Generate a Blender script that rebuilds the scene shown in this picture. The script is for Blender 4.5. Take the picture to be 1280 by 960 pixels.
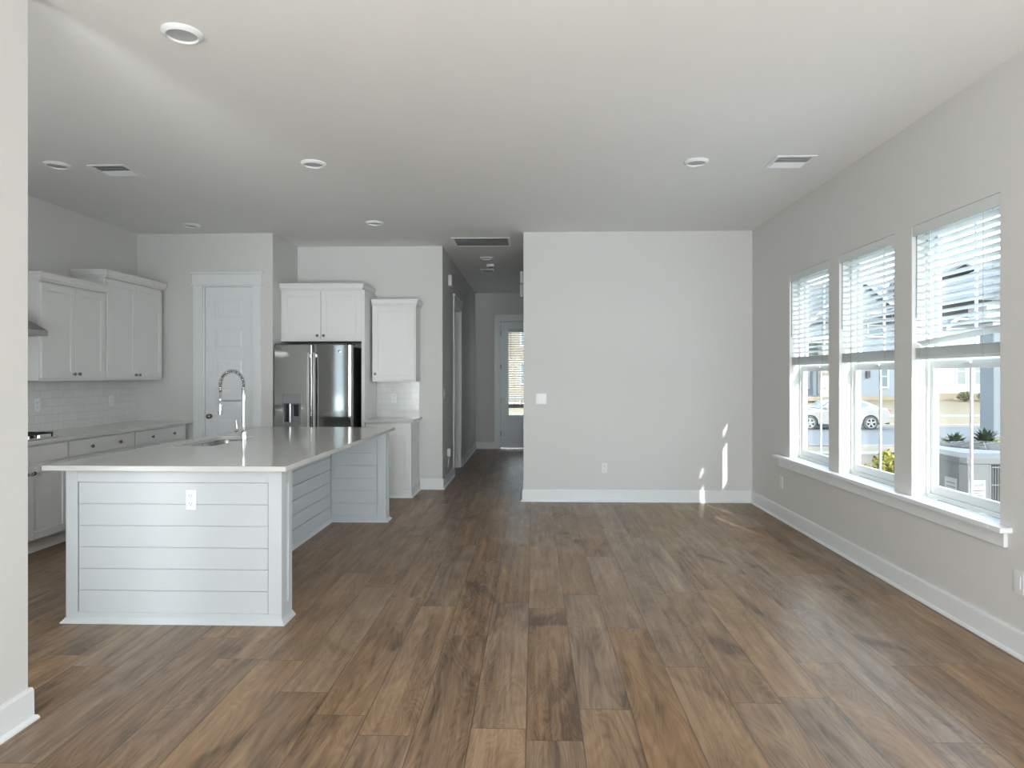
import bpy, bmesh, math, random
from mathutils import Vector, Matrix, Euler
random.seed(7)
for o in list(bpy.data.objects): bpy.data.objects.remove(o)
S = bpy.context.scene
C = S.collection
PI = math.pi
R = math.radians

# ------------------------------------------------------------------ camera
F = 850.0
cd = bpy.data.cameras.new('camera'); cam = bpy.data.objects.new('camera', cd); C.objects.link(cam)
cd.sensor_width = 36.0; cd.sensor_fit = 'HORIZONTAL'; cd.lens = F/1280*36.0
cd.shift_y = -9/1280.0; cd.clip_start = 0.02; cd.clip_end = 400
cam.location = (0, 0, 1.42); cam.rotation_euler = (PI/2, 0, math.atan(27/F))
S.camera = cam

# ------------------------------------------------------------------ view, world, sun, patio-door daylight, added fill lamps
vs = S.view_settings
vs.view_transform = 'Standard'; vs.look = 'None'; vs.gamma = 1.0; vs.use_curve_mapping = False
vs.exposure = 0.46
w = bpy.data.worlds.new('sky'); S.world = w; w.use_nodes = True
nt = w.node_tree; nt.nodes.clear()
out = nt.nodes.new('ShaderNodeOutputWorld'); bg = nt.nodes.new('ShaderNodeBackground')
tc = nt.nodes.new('ShaderNodeTexCoord'); sp = nt.nodes.new('ShaderNodeSeparateXYZ'); rp = nt.nodes.new('ShaderNodeValToRGB')
rp.color_ramp.elements[0].position = 0.0; rp.color_ramp.elements[0].color = (0.90, 0.96, 1.0, 1)
rp.color_ramp.elements[1].position = 0.8; rp.color_ramp.elements[1].color = (0.60, 0.78, 1.0, 1)
nt.links.new(tc.outputs['Generated'], sp.inputs[0]); nt.links.new(sp.outputs['Z'], rp.inputs[0])
nt.links.new(rp.outputs[0], bg.inputs[0]); bg.inputs[1].default_value = 4.6
nt.links.new(bg.outputs[0], out.inputs[0])

SUN_DIR = Vector((-0.25, 1.0, -0.46))
sl = bpy.data.lights.new('sun', 'SUN'); sl.energy = 5.0; sl.angle = R(0.6); sl.color = (1.0, 0.93, 0.84)
so = bpy.data.objects.new('sun', sl); C.objects.link(so)
so.rotation_euler = SUN_DIR.to_track_quat('-Z', 'Y').to_euler(); so.location = (10, -20, 12)

def area(name, loc, dirv, sx, sy, power, col):
    l = bpy.data.lights.new(name, 'AREA'); l.shape = 'RECTANGLE'; l.size = sx; l.size_y = sy
    l.energy = power; l.color = col
    o = bpy.data.objects.new(name, l); C.objects.link(o); o.location = loc
    o.rotation_euler = Vector(dirv).to_track_quat('-Z', 'Y').to_euler(); return o
# area lamps: daylight boost at the rear doors, added ceiling and kitchen fill
area('daylight_patio_door', (0.1, -3.25, 1.25), (0, 1, 0), 3.6, 2.3, 60, (0.92, 0.94, 1.0))
area('ceiling_fill_lamp', (0.2, -3.75, 0.05), (0.0, 0.35, 0.93), 3.4, 1.4, 640, (0.95, 0.97, 1.0))  # added lamp aimed upward to brighten the ceiling
area('kitchen_fill_lamp', (-2.63, 1.05, 1.45), (-1.0, 0.75, 0.2), 0.62, 1.7, 42, (0.93, 0.97, 1.0))  # added lamp that fills the kitchen

# ------------------------------------------------------------------ materials
def new_mat(name):
    m = bpy.data.materials.new(name); m.use_nodes = True
    n = m.node_tree.nodes; b = n['Principled BSDF']; return m, m.node_tree, b
def lk(t, a, b): t.links.new(a, b)
def mat(name, col, rough=0.5, metal=0.0, noise=0.03, scale=12.0, bump=0.0, bscale=60.0, coat=0.0, spec=None, stretch=(1,1,1)):
    m, t, b = new_mat(name); n = t.nodes
    tc = n.new('ShaderNodeTexCoord'); mp = n.new('ShaderNodeMapping'); mp.inputs['Scale'].default_value = stretch
    lk(t, tc.outputs['Object'], mp.inputs[0])
    nz = n.new('ShaderNodeTexNoise'); nz.inputs['Scale'].default_value = scale; nz.inputs['Detail'].default_value = 3
    lk(t, mp.outputs[0], nz.inputs['Vector'])
    mx = n.new('ShaderNodeMix'); mx.data_type = 'RGBA'
    mx.inputs[6].default_value = (*[max(0, c*(1-noise)) for c in col], 1); mx.inputs[7].default_value = (*[min(1, c*(1+noise)) for c in col], 1)
    lk(t, nz.outputs[0], mx.inputs[0]); lk(t, mx.outputs[2], b.inputs['Base Color'])
    b.inputs['Roughness'].default_value = rough; b.inputs['Metallic'].default_value = metal
    if coat: b.inputs['Coat Weight'].default_value = coat
    if spec is not None: b.inputs['Specular IOR Level'].default_value = spec
    if bump:
        n2 = n.new('ShaderNodeTexNoise'); n2.inputs['Scale'].default_value = bscale; n2.inputs['Detail'].default_value = 2
        lk(t, mp.outputs[0], n2.inputs['Vector'])
        bp = n.new('ShaderNodeBump'); bp.inputs['Strength'].default_value = bump; bp.inputs['Distance'].default_value = 0.002
        lk(t, n2.outputs[0], bp.inputs['Height']); lk(t, bp.outputs[0], b.inputs['Normal'])
    return m

M = {}
M['wall'] = mat('wall_paint', (0.715, 0.708, 0.692), 0.75, noise=0.01, scale=2, bump=0.05, bscale=250)
M['ceil'] = mat('ceiling_paint', (0.85, 0.845, 0.83), 0.85, noise=0.01, scale=2, bump=0.05, bscale=200)
M['trim'] = mat('trim_paint', (0.84, 0.86, 0.87), 0.35, noise=0.01)
M['cab'] = mat('cabinet_paint', (0.82, 0.82, 0.81), 0.38, noise=0.01)
M['isl'] = mat('island_paint', (0.59, 0.615, 0.635), 0.4, noise=0.01)
M['gap'] = mat('shadow_gap', (0.30, 0.30, 0.30), 0.8)
M['quartz'] = mat('quartz', (0.66, 0.65, 0.62), 0.12, noise=0.03, scale=90, spec=0.6)
M['steel'] = mat('dark_stainless_steel', (0.34, 0.335, 0.325), 0.07, 1.0, noise=0.05, scale=5, stretch=(40, 40, 0.4))
M['chrome'] = mat('polished_chrome', (0.80, 0.81, 0.84), 0.08, 1.0)
M['steelb'] = mat('bright_brushed_steel', (0.66, 0.66, 0.67), 0.22, 1.0, noise=0.04)
M['hood'] = mat('hood_steel', (0.42, 0.42, 0.41), 0.3, 1.0, noise=0.04)
M['sink'] = mat('sink_steel', (0.55, 0.55, 0.54), 0.25, 1.0)
M['nickel'] = mat('dark_nickel', (0.22, 0.20, 0.18), 0.3, 1.0)
M['black'] = mat('black_plastic', (0.015, 0.015, 0.018), 0.35)
M['iron'] = mat('cast_iron', (0.02, 0.02, 0.022), 0.55, bump=0.2, bscale=200)
M['grey'] = mat('grey_plastic', (0.30, 0.31, 0.32), 0.35)
M['plastic'] = mat('white_plastic', (0.82, 0.825, 0.84), 0.3, noise=0.01)
M['slot'] = mat('socket_slot', (0.10, 0.10, 0.12), 0.5)
M['blind'] = mat('blind_slat', (0.70, 0.73, 0.72), 0.45, noise=0.01)
M['cord'] = mat('blind_cord', (0.45, 0.46, 0.46), 0.7)
M['wand'] = mat('clear_wand', (0.25, 0.27, 0.28), 0.2)
M['vinyl'] = mat('window_vinyl', (0.84, 0.87, 0.87), 0.35, noise=0.01)
M['lens'] = mat('frosted_lens', (0.50, 0.50, 0.51), 0.6)
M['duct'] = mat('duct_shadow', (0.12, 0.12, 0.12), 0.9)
M['ventgrey'] = mat('grey_duct_shadow', (0.35, 0.35, 0.37), 0.6)
M['glassw'] = mat('opal_glass', (0.88, 0.90, 0.90), 0.15, noise=0.0)

def glass_mat():
    m = bpy.data.materials.new('window_glass'); m.use_nodes = True; t = m.node_tree; t.nodes.clear()
    o = t.nodes.new('ShaderNodeOutputMaterial'); mix = t.nodes.new('ShaderNodeMixShader')
    tr = t.nodes.new('ShaderNodeBsdfTransparent'); tr.inputs[0].default_value = (0.96, 0.98, 0.97, 1)
    gl = t.nodes.new('ShaderNodeBsdfGlossy'); gl.inputs['Roughness'].default_value = 0.02
    lw = t.nodes.new('ShaderNodeLayerWeight'); lw.inputs[0].default_value = 0.5
    pw = t.nodes.new('ShaderNodeMath'); pw.operation = 'POWER'; pw.inputs[1].default_value = 5.0; lk(t, lw.outputs['Facing'], pw.inputs[0])
    ma = t.nodes.new('ShaderNodeMath'); ma.operation = 'MULTIPLY_ADD'; ma.inputs[1].default_value = 0.45; ma.inputs[2].default_value = 0.02; lk(t, pw.outputs[0], ma.inputs[0])
    lk(t, ma.outputs[0], mix.inputs[0]); lk(t, tr.outputs[0], mix.inputs[1]); lk(t, gl.outputs[0], mix.inputs[2])
    lk(t, mix.outputs[0], o.inputs[0]); return m
M['glass'] = glass_mat()

def tile_mat():
    m, t, b = new_mat('subway_tile'); n = t.nodes
    tc = n.new('ShaderNodeTexCoord'); sp = n.new('ShaderNodeSeparateXYZ'); ad = n.new('ShaderNodeMath'); cb = n.new('ShaderNodeCombineXYZ')
    lk(t, tc.outputs['Object'], sp.inputs[0]); lk(t, sp.outputs['X'], ad.inputs[0]); lk(t, sp.outputs['Y'], ad.inputs[1])
    lk(t, ad.outputs[0], cb.inputs['X']); lk(t, sp.outputs['Z'], cb.inputs['Y'])
    br = n.new('ShaderNodeTexBrick'); lk(t, cb.outputs[0], br.inputs['Vector'])
    br.inputs['Color1'].default_value = (0.78, 0.775, 0.76, 1); br.inputs['Color2'].default_value = (0.74, 0.735, 0.72, 1); br.inputs['Mortar'].default_value = (0.60, 0.59, 0.575, 1)
    br.inputs['Scale'].default_value = 1.0; br.inputs['Mortar Size'].default_value = 0.0016; br.inputs['Brick Width'].default_value = 0.152; br.inputs['Row Height'].default_value = 0.076
    lk(t, br.outputs['Color'], b.inputs['Base Color']); b.inputs['Roughness'].default_value = 0.15
    bp = n.new('ShaderNodeBump'); bp.inputs['Strength'].default_value = 0.4; bp.inputs['Distance'].default_value = 0.001; bp.invert = True
    lk(t, br.outputs['Fac'], bp.inputs['Height']); lk(t, bp.outputs[0], b.inputs['Normal']); return m
M['tile'] = tile_mat()

def floor_mat():
    m, t, b = new_mat('oak_plank_floor'); n = t.nodes
    def math_(op, a, c=None, d=None):
        k = n.new('ShaderNodeMath'); k.operation = op
        for i, v in enumerate((a, c, d)):
            if v is None: continue
            if isinstance(v, (int, float)): k.inputs[i].default_value = v
            else: lk(t, v, k.inputs[i])
        return k.outputs[0]
    PW, PL = 0.223, 1.52
    tc = n.new('ShaderNodeTexCoord'); sp = n.new('ShaderNodeSeparateXYZ'); lk(t, tc.outputs['Object'], sp.inputs[0])
    x, y = sp.outputs['X'], sp.outputs['Y']
    xs = math_('DIVIDE', math_('ADD', x, 0.03), PW); xi = math_('FLOOR', xs); xf = math_('FRACT', xs)
    wn = n.new('ShaderNodeTexWhiteNoise'); wn.noise_dimensions = '1D'; lk(t, xi, wn.inputs['W'])
    ys = math_('ADD', math_('DIVIDE', y, PL), math_('MULTIPLY', wn.outputs['Value'], 7.3)); yi = math_('FLOOR', ys); yf = math_('FRACT', ys)
    cb = n.new('ShaderNodeCombineXYZ'); lk(t, xi, cb.inputs[0]); lk(t, yi, cb.inputs[1])
    wp = n.new('ShaderNodeTexWhiteNoise'); wp.noise_dimensions = '2D'; lk(t, cb.outputs[0], wp.inputs['Vector'])
    rnd = wp.outputs['Value']; rsp = n.new('ShaderNodeSeparateColor'); lk(t, wp.outputs['Color'], rsp.inputs[0])
    # per-plank shifted coordinates
    off = n.new('ShaderNodeVectorMath'); off.operation = 'MULTIPLY_ADD'; lk(t, wp.outputs['Color'], off.inputs[0]); off.inputs[1].default_value = (37, 53, 19)
    lk(t, tc.outputs['Object'], off.inputs[2])
    def noise(scale_v, sc, det, dist=0.0, rough=0.55):
        mp = n.new('ShaderNodeMapping'); mp.inputs['Scale'].default_value = scale_v; lk(t, off.outputs[0], mp.inputs[0])
        z = n.new('ShaderNodeTexNoise'); z.inputs['Scale'].default_value = sc; z.inputs['Detail'].default_value = det
        z.inputs['Distortion'].default_value = dist; z.inputs['Roughness'].default_value = rough
        lk(t, mp.outputs[0], z.inputs['Vector']); return z.outputs[0]
    big = noise((1.0, 0.28, 1), 6.0, 3, 1.2)       # broad cathedral figure
    fig = noise((1.0, 0.16, 1), 5.0, 2, 0.8)
    rings = math_('SINE', math_('MULTIPLY', fig, 150.0))
    fine = noise((1.0, 0.035, 1), 85.0, 4, 0.3, 0.65)
    mid = noise((1.0, 0.09, 1), 24.0, 3, 1.0)
    knot = noise((1.0, 0.45, 1), 3.3, 2, 0.6)
    kn = n.new('ShaderNodeMapRange'); kn.inputs['From Min'].default_value = 0.64; kn.inputs['From Max'].default_value = 0.74; lk(t, knot, kn.inputs[0])
    # value
    v = math_('MULTIPLY_ADD', math_('SUBTRACT', big, 0.5), 0.85, 0.5)
    v = math_('MULTIPLY_ADD', math_('SUBTRACT', mid, 0.5), 0.55, v)
    v = math_('MULTIPLY_ADD', math_('SUBTRACT', fine, 0.5), 0.42, v)
    v = math_('MULTIPLY_ADD', rings, 0.075, v)
    streak = noise((1.0, 0.05, 1), 11.0, 3, 1.6)
    v = math_('MULTIPLY_ADD', math_('SUBTRACT', streak, 0.5), 0.95, v)
    pore = noise((1.0, 0.02, 1), 190.0, 2, 0.0)
    v = math_('MULTIPLY_ADD', math_('SUBTRACT', pore, 0.5), 0.30, v)
    v = math_('MULTIPLY_ADD', math_('SUBTRACT', rnd, 0.5), 0.22, v)
    v = math_('MULTIPLY_ADD', kn.outputs[0], -0.38, v)
    cr = n.new('ShaderNodeValToRGB'); e = cr.color_ramp.elements
    e[0].position = 0.08; e[0].color = (0.103, 0.058, 0.029, 1); e[1].position = 0.95; e[1].color = (0.410, 0.255, 0.130, 1)
    for p, c in ((0.35, (0.199, 0.116, 0.058, 1)), (0.55, (0.267, 0.158, 0.080, 1)), (0.75, (0.335, 0.202, 0.103, 1))):
        q = e.new(p); q.color = c
    lk(t, v, cr.inputs[0])
    # slight greyer planks
    hs = n.new('ShaderNodeHueSaturation'); lk(t, cr.outputs[0], hs.inputs['Color'])
    lk(t, math_('MULTIPLY_ADD', rsp.outputs[1], 0.25, 0.76), hs.inputs['Saturation'])
    # seams
    ex = math_('MINIMUM', xf, math_('SUBTRACT', 1.0, xf)); ex = math_('LESS_THAN', ex, 0.008)
    ey = math_('MINIMUM', yf, math_('SUBTRACT', 1.0, yf)); ey = math_('LESS_THAN', ey, 0.0011)
    sm = math_('MAXIMUM', ex, ey)
    mx = n.new('ShaderNodeMix'); mx.data_type = 'RGBA'; lk(t, math_('MULTIPLY', sm, 0.75), mx.inputs[0]); lk(t, hs.outputs[0], mx.inputs[6]); mx.inputs[7].default_value = (0.05, 0.035, 0.025, 1)
    lk(t, mx.outputs[2], b.inputs['Base Color'])
    lk(t, math_('MULTIPLY_ADD', fine, 0.16, 0.30), b.inputs['Roughness'])
    b.inputs['Specular IOR Level'].default_value = 0.45
    bp = n.new('ShaderNodeBump'); bp.inputs['Strength'].default_value = 0.25; bp.inputs['Distance'].default_value = 0.0015
    lk(t, math_('SUBTRACT', fine, math_('MULTIPLY', sm, 0.9)), bp.inputs['Height']); lk(t, bp.outputs[0], b.inputs['Normal'])
    return m
M['floor'] = floor_mat()

def siding_mat(name, col, pitch=0.18, axis='Z'):
    m, t, b = new_mat(name); n = t.nodes
    tc = n.new('ShaderNodeTexCoord'); sp = n.new('ShaderNodeSeparateXYZ'); lk(t, tc.outputs['Object'], sp.inputs[0])
    d = n.new('ShaderNodeMath'); d.operation = 'DIVIDE'; d.inputs[1].default_value = pitch; lk(t, sp.outputs[axis], d.inputs[0])
    f = n.new('ShaderNodeMath'); f.operation = 'FRACT'; lk(t, d.outputs[0], f.inputs[0])
    g = n.new('ShaderNodeMath'); g.operation = 'LESS_THAN'; g.inputs[1].default_value = 0.1; lk(t, f.outputs[0], g.inputs[0])
    mx = n.new('ShaderNodeMix'); mx.data_type = 'RGBA'; lk(t, g.outputs[0], mx.inputs[0]); mx.inputs[6].default_value = (*col, 1); mx.inputs[7].default_value = (*[c*0.82 for c in col], 1)
    lk(t, mx.outputs[2], b.inputs['Base Color']); b.inputs['Roughness'].default_value = 0.7; return m
M['siding_w'] = siding_mat('white_lap_siding', (0.34, 0.3536, 0.3672))
M['siding_b'] = siding_mat('blue_grey_lap_siding', (0.136, 0.1598, 0.1836))
M['siding_g'] = siding_mat('grey_board_siding', (0.1292, 0.1462, 0.1598), 0.4, 'X')
M['roof'] = mat('roof_shingle', (0.102, 0.1054, 0.1122), 0.9, noise=0.3, scale=6)
M['ext_trim'] = mat('exterior_trim', (0.374, 0.3808, 0.3876), 0.6)
M['ext_glass'] = mat('dark_window_glass', (0.07, 0.095, 0.11), 0.35)
M['ext_blind'] = mat('pale_window_shade', (0.136, 0.1564, 0.1496), 0.5)
M['foundation'] = mat('tan_foundation', (0.1904, 0.153, 0.1054), 0.9, noise=0.1)
def vor_mat(name, c1, c2, scale):
    m, t, b = new_mat(name); n = t.nodes
    tc = n.new('ShaderNodeTexCoord'); vo = n.new('ShaderNodeTexVoronoi'); vo.inputs['Scale'].default_value = scale
    lk(t, tc.outputs['Object'], vo.inputs['Vector'])
    mx = n.new('ShaderNodeMix'); mx.data_type = 'RGBA'; mx.inputs[6].default_value = (*c1, 1); mx.inputs[7].default_value = (*c2, 1)
    s = n.new('ShaderNodeSeparateColor'); lk(t, vo.outputs['Color'], s.inputs[0]); lk(t, s.outputs[0], mx.inputs[0]); lk(t, mx.outputs[2], b.inputs['Base Color'])
    b.inputs['Roughness'].default_value = 0.9; return m
M['stone'] = vor_mat('stacked_stone', (0.15, 0.13, 0.11), (0.42, 0.40, 0.36), 4.0)
M['asphalt'] = mat('asphalt', (0.0782, 0.0796, 0.0816), 0.9, noise=0.12, scale=3)
M['concrete'] = mat('concrete', (0.1836, 0.1768, 0.1632), 0.85, noise=0.08, scale=3)
M['drygrass'] = mat('dry_grass', (0.1564, 0.119, 0.0714), 0.95, noise=0.3, scale=4)
M['mulch'] = mat('pine_straw_mulch', (0.0918, 0.0646, 0.0408), 0.95, noise=0.4, scale=9)
M['leaf_y'] = mat('yellow_green_leaf', (0.2448, 0.2244, 0.034), 0.6, noise=0.4, scale=9)
M['leaf_d'] = mat('dark_green_leaf', (0.0238, 0.0408, 0.017), 0.6, noise=0.4, scale=9)
M['leaf_o'] = mat('olive_leaf', (0.0748, 0.0782, 0.0272), 0.6, noise=0.4, scale=9)
M['leaf_t'] = mat('tan_grass_blade', (0.1768, 0.1428, 0.068), 0.8, noise=0.3, scale=9)
M['bark'] = mat('bark', (0.16, 0.11, 0.08), 0.9)
M['carpaint'] = mat('pearl_car_paint', (0.20, 0.198, 0.19), 0.25, noise=0.0, coat=0.8)
M['carglass'] = mat('tinted_car_glass', (0.09, 0.12, 0.12), 0.08)
M['rubber'] = mat('tyre_rubber', (0.03, 0.03, 0.03), 0.8)
M['alloy'] = mat('alloy_wheel', (0.22, 0.225, 0.23), 0.4, 0.3)
M['tail'] = mat('red_tail_lamp', (0.60, 0.03, 0.04), 0.2)
M['hvac'] = mat('hvac_grey_paint', (0.085, 0.085, 0.083), 0.5, noise=0.03)
M['hvacd'] = mat('hvac_coil', (0.034, 0.0374, 0.034), 0.7, noise=0.3, scale=60)
M['yellow'] = mat('yellow_label', (0.2584, 0.238, 0.0408), 0.6, noise=0.02)
M['paper'] = mat('white_label', (0.2584, 0.2618, 0.2618), 0.6, noise=0.02)
M['ink'] = mat('label_ink', (0.0408, 0.0442, 0.0442), 0.6)
M['inkg'] = mat('label_ink_green', (0.0408, 0.102, 0.0816), 0.6)

# ------------------------------------------------------------------ mesh helpers
class MB:
    """collects shapes in one bmesh; coordinates are local to the object that will own it"""
    def __init__(s): s.bm = bmesh.new(); s.smooth = False
    def box(s, x0, x1, y0, y1, z0, z1):
        v = [s.bm.verts.new(p) for p in ((x0,y0,z0),(x1,y0,z0),(x1,y1,z0),(x0,y1,z0),(x0,y0,z1),(x1,y0,z1),(x1,y1,z1),(x0,y1,z1))]
        for f in ((0,3,2,1),(4,5,6,7),(0,1,5,4),(1,2,6,5),(2,3,7,6),(3,0,4,7)): s.bm.faces.new([v[i] for i in f])
        return s
    def rings(s, rings, close=True, caps=True):
        rv = [[s.bm.verts.new(p) for p in r] for r in rings]; n = len(rings[0])
        for a, b in zip(rv, rv[1:]):
            for i in range(n if close else n-1): s.bm.faces.new((a[i], a[(i+1)%n], b[(i+1)%n], b[i]))
        if caps: s.bm.faces.new(rv[0][::-1]); s.bm.faces.new(rv[-1])
        return s
    def prism(s, pts, axis, a, b):
        """pts 2-D outline; axis the extrusion axis"""
        def mk(p, k): return {'x': (k, p[0], p[1]), 'y': (p[0], k, p[1]), 'z': (p[0], p[1], k)}[axis]
        return s.rings([[mk(p, a) for p in pts], [mk(p, b) for p in pts]])
    def lathe(s, prof, c=(0,0,0), axis='z', n=24, caps=True):
        rs = []
        for r, h in prof:
            ring = []
            for i in range(n):
                a = 2*PI*i/n; u, v = r*math.cos(a), r*math.sin(a)
                p = {'z': (u, v, h), 'y': (u, h, v), 'x': (h, u, v)}[axis]
                ring.append((c[0]+p[0], c[1]+p[1], c[2]+p[2]))
            rs.append(ring)
        return s.rings(rs, caps=caps)
    def tube(s, pts, r, n=12, cap=True):
        pts = [Vector(p) for p in pts]; rs = []; prev = None
        for i, p in enumerate(pts):
            d = (pts[min(i+1, len(pts)-1)] - pts[max(i-1, 0)]).normalized()
            if prev is None: u = d.orthogonal().normalized()
            else: u = (prev - d*prev.dot(d)).normalized()
            prev = u; v = d.cross(u); rr = r[i] if isinstance(r, (list, tuple)) else r
            rs.append([tuple(p + rr*(u*math.cos(2*PI*k/n) + v*math.sin(2*PI*k/n))) for k in range(n)])
        return s.rings(rs, caps=cap)
    def quad(s, *p): s.bm.faces.new([s.bm.verts.new(q) for q in p]); return s
    def build(s, name, m, parent=None, bevel=0.0, smooth=False, seg=2):
        bm = s.bm; bmesh.ops.recalc_face_normals(bm, faces=bm.faces)
        me = bpy.data.meshes.new(name); bm.to_mesh(me); bm.free()
        me.materials.append(m)
        if smooth: me.shade_smooth()
        o = bpy.data.objects.new(name, me); C.objects.link(o)
        if parent: o.parent = parent
        if bevel:
            b = o.modifiers.new('bevel', 'BEVEL'); b.width = bevel; b.segments = seg; b.limit_method = 'ANGLE'; b.angle_limit = R(40)
        if smooth:
            e = o.modifiers.new('split', 'EDGE_SPLIT'); e.split_angle = R(40)
        return o
def thing(name, label, cat, loc=(0,0,0), rz=0.0, group=None):
    o = bpy.data.objects.new(name, None); C.objects.link(o); o.empty_display_size = 0.1
    o.location = loc; o.rotation_euler = (0, 0, rz); o['label'] = label; o['category'] = cat
    if group: o['group'] = group
    return o
def tag(o, label, cat, group=None, kind=None):
    o['label'] = label; o['category'] = cat
    if group: o['group'] = group
    if kind: o['kind'] = kind
    return o
def struct(o, label=None):
    o['kind'] = 'structure'
    if label: o['label'] = label
    return o
def root(name, loc=(0,0,0), rz=0, label=None):
    o = bpy.data.objects.new(name, None); C.objects.link(o); o.location = loc; o.rotation_euler = (0,0,rz); o.empty_display_size = 0.1
    return struct(o, label)
def copy_tree(o, parent=None):
    c = o.copy(); C.objects.link(c); c.parent = parent
    for ch in list(o.children): copy_tree(ch, c)
    return c

# ------------------------------------------------------------------ dimensions of the room
CZ = 3.07                 # ceiling height
XR = 2.468                # right wall
YB = 7.76                 # end wall of the living side
XL = -4.58                # kitchen left wall
YP = 7.72                 # pantry wall
YF = 8.55                 # wall behind the refrigerator
XPA = -2.995              # side wall of the pantry
XH = -1.15                # left wall of the hall
XHR = -0.115              # right wall of the hall
YE = 13.4                 # entry wall
YR = -3.0                 # wall behind the camera
XS = -2.085               # short wall at the left edge
YS = 2.74
YK = 1.2                  # near wall of the kitchen

# ------------------------------------------------------------------ structure
def wallbox(name, label, *boxes):
    m = MB()
    for b in boxes: m.box(*b)
    return struct(m.build(name, M['wall']), label)
struct(MB().box(XL-0.3, XR+0.2, YR-0.3, YB+0.1, -0.12, 0.0).box(XL-0.3, 1.9, YB+0.1, YE+0.3, -0.12, 0.0).build('floor', M['floor']), 'brown oak plank floor running towards the hall')
struct(MB().box(XL-0.3, XR+0.25, YR-0.3, YB+0.15, CZ, CZ+0.25).box(XL-0.3, 1.9, YB+0.15, YE+0.3, CZ, CZ+0.25).build('ceiling', M['ceil']), 'plain pale ceiling')
WIN = [(3.68, 4.52), (4.735, 5.576), (5.769, 6.641)]
ZS, ZT = 0.64, 2.40
XO = 2.63
bx = [(XR, XO, YR-0.15, WIN[0][0], 0, CZ), (XR, XO, WIN[2][1], YB+0.15, 0, CZ), (XR, XO, WIN[0][0], WIN[2][1], 0, 0.61), (XR, XO, WIN[0][0], WIN[2][1], ZT, CZ)]
for a, b in ((WIN[0][1], WIN[1][0]), (WIN[1][1], WIN[2][0])):
    bx.append((XR, XO, a, b, ZS, ZT)); bx.append((2.558, XO, a, b, 0.61, ZS))
wallbox('wall_right', 'pale grey wall with the three windows', *bx)
wallbox('wall_back', 'pale grey end wall of the living area', (XHR, XR, YB, YB+0.13, 0, CZ), (XHR, XHR+0.12, YB+0.13, 11.9, 0, CZ))
PD = (-3.793, -3.234, 2.457)     # pantry door opening
wallbox('wall_pantry', 'grey wall around the pantry door', (XL, PD[0]-0.01, YP, YP+0.12, 0, CZ), (PD[1]+0.01, XPA, YP, YP+0.12, 0, CZ), (PD[0]-0.01, PD[1]+0.01, YP, YP+0.12, PD[2]+0.01, CZ), (XPA-0.12, XPA, YP+0.12, YF, 0, CZ))
wallbox('wall_kitchen', 'grey wall behind the refrigerator', (XPA-0.12, XH, YF, YF+0.13, 0, CZ))
HD = (9.78, 10.62, 2.45)         # hall doorway
wallbox('wall_hall', 'left wall of the hall', (XH-0.12, XH, YF+0.13, HD[0], 0, CZ), (XH-0.12, XH, HD[1], YE, 0, CZ), (XH-0.12, XH, HD[0], HD[1], HD[2], CZ))
FD = (-0.647, 0.263, 2.50)
wallbox('wall_entry', 'entry wall at the far end of the hall', (XH-0.12, FD[0], YE, YE+0.15, 0, CZ), (FD[1], 1.8, YE, YE+0.15, 0, CZ), (FD[0], FD[1], YE, YE+0.15, FD[2], CZ))
wallbox('wall_foyer', None, (1.7, 1.82, 11.78, YE, 0, CZ), (XHR+0.12, 1.7, 11.78, 11.9, 0, CZ))
wallbox('wall_left', 'grey left wall of the kitchen', (XL-0.13, XL, YK-0.13, YP+0.12, 0, CZ))
wallbox('wall_short', 'pale short wall at the left edge of the view', (XS-0.13, XS, YR, YS, 0, CZ))
wallbox('wall_near', 'near wall of the kitchen', (XL, -4.02, YK-0.13, YK, 0, CZ), (-3.69, -2.95, YK-0.13, YK, 0, CZ), (-2.3, XS-0.13, YK-0.13, YK, 0, CZ), (-4.02, -3.69, YK-0.13, YK, 0, 0.3), (-4.02, -3.69, YK-0.13, YK, 2.35, CZ), (-2.95, -2.3, YK-0.13, YK, 0, 0.6), (-2.95, -2.3, YK-0.13, YK, 2.3, CZ))
wallbox('wall_rear', 'wall with the glazed patio doors', (XS-0.13, -1.75, YR-0.15, YR, 0, CZ), (1.95, XR, YR-0.15, YR, 0, CZ), (-1.75, 1.95, YR-0.15, YR, 2.4, CZ))
# small room seen as a white reveal through the hall doorway
wallbox('wall_side_room', None, (-2.4, -2.3, 8.68, YE, 0, CZ), (-2.3, XH-0.12, 11.4, 11.5, 0, CZ))

# baseboards with shoe moulding; runs given as (x0,y0,x1,y1, inward normal)
def baseboard(name, runs, h=0.135, label=None):
    m = MB()
    for x0, y0, x1, y1, nx, ny, e0, e1 in runs:
        prof = [(0, 0), (0.030, 0), (0.029, 0.008), (0.024, 0.016), (0.016, 0.020), (0.015, h-0.012), (0.011, h), (0, h)]
        d = Vector((x1-x0, y1-y0, 0)).normalized(); nv = Vector((nx, ny, 0))
        a = Vector((x0, y0, 0)); b = Vector((x1, y1, 0)); rs = []
        for p, e in ((a, -e0), (b, e1)):      # e: 1 outside mitre, -1 inside mitre, 0 square
            rs.append([tuple(p + nv*q + d*(e*q) + Vector((0, 0, z))) for q, z in prof])
        m.rings(rs)
    return struct(m.build(name, M['trim']), label)
baseboard('baseboard_right', [(XR, YR, XR, YB, -1, 0, -1, -1)])
baseboard('baseboard_back', [(XHR, YB, XR, YB, 0, -1, 1, -1), (XHR, 11.9, XHR, YB, -1, 0, 0, 1)])
baseboard('baseboard_short', [(XS, YR, XS, YS, 1, 0, -1, 1), (XS-0.13, YS, XS, YS, 0, 1, 1, 1), (XS-0.13, YS, XS-0.13, YK, -1, 0, 1, -1)])
baseboard('baseboard_kitchen', [(-1.43, YF, XH, YF, 0, -1, 0, 1)])
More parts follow.
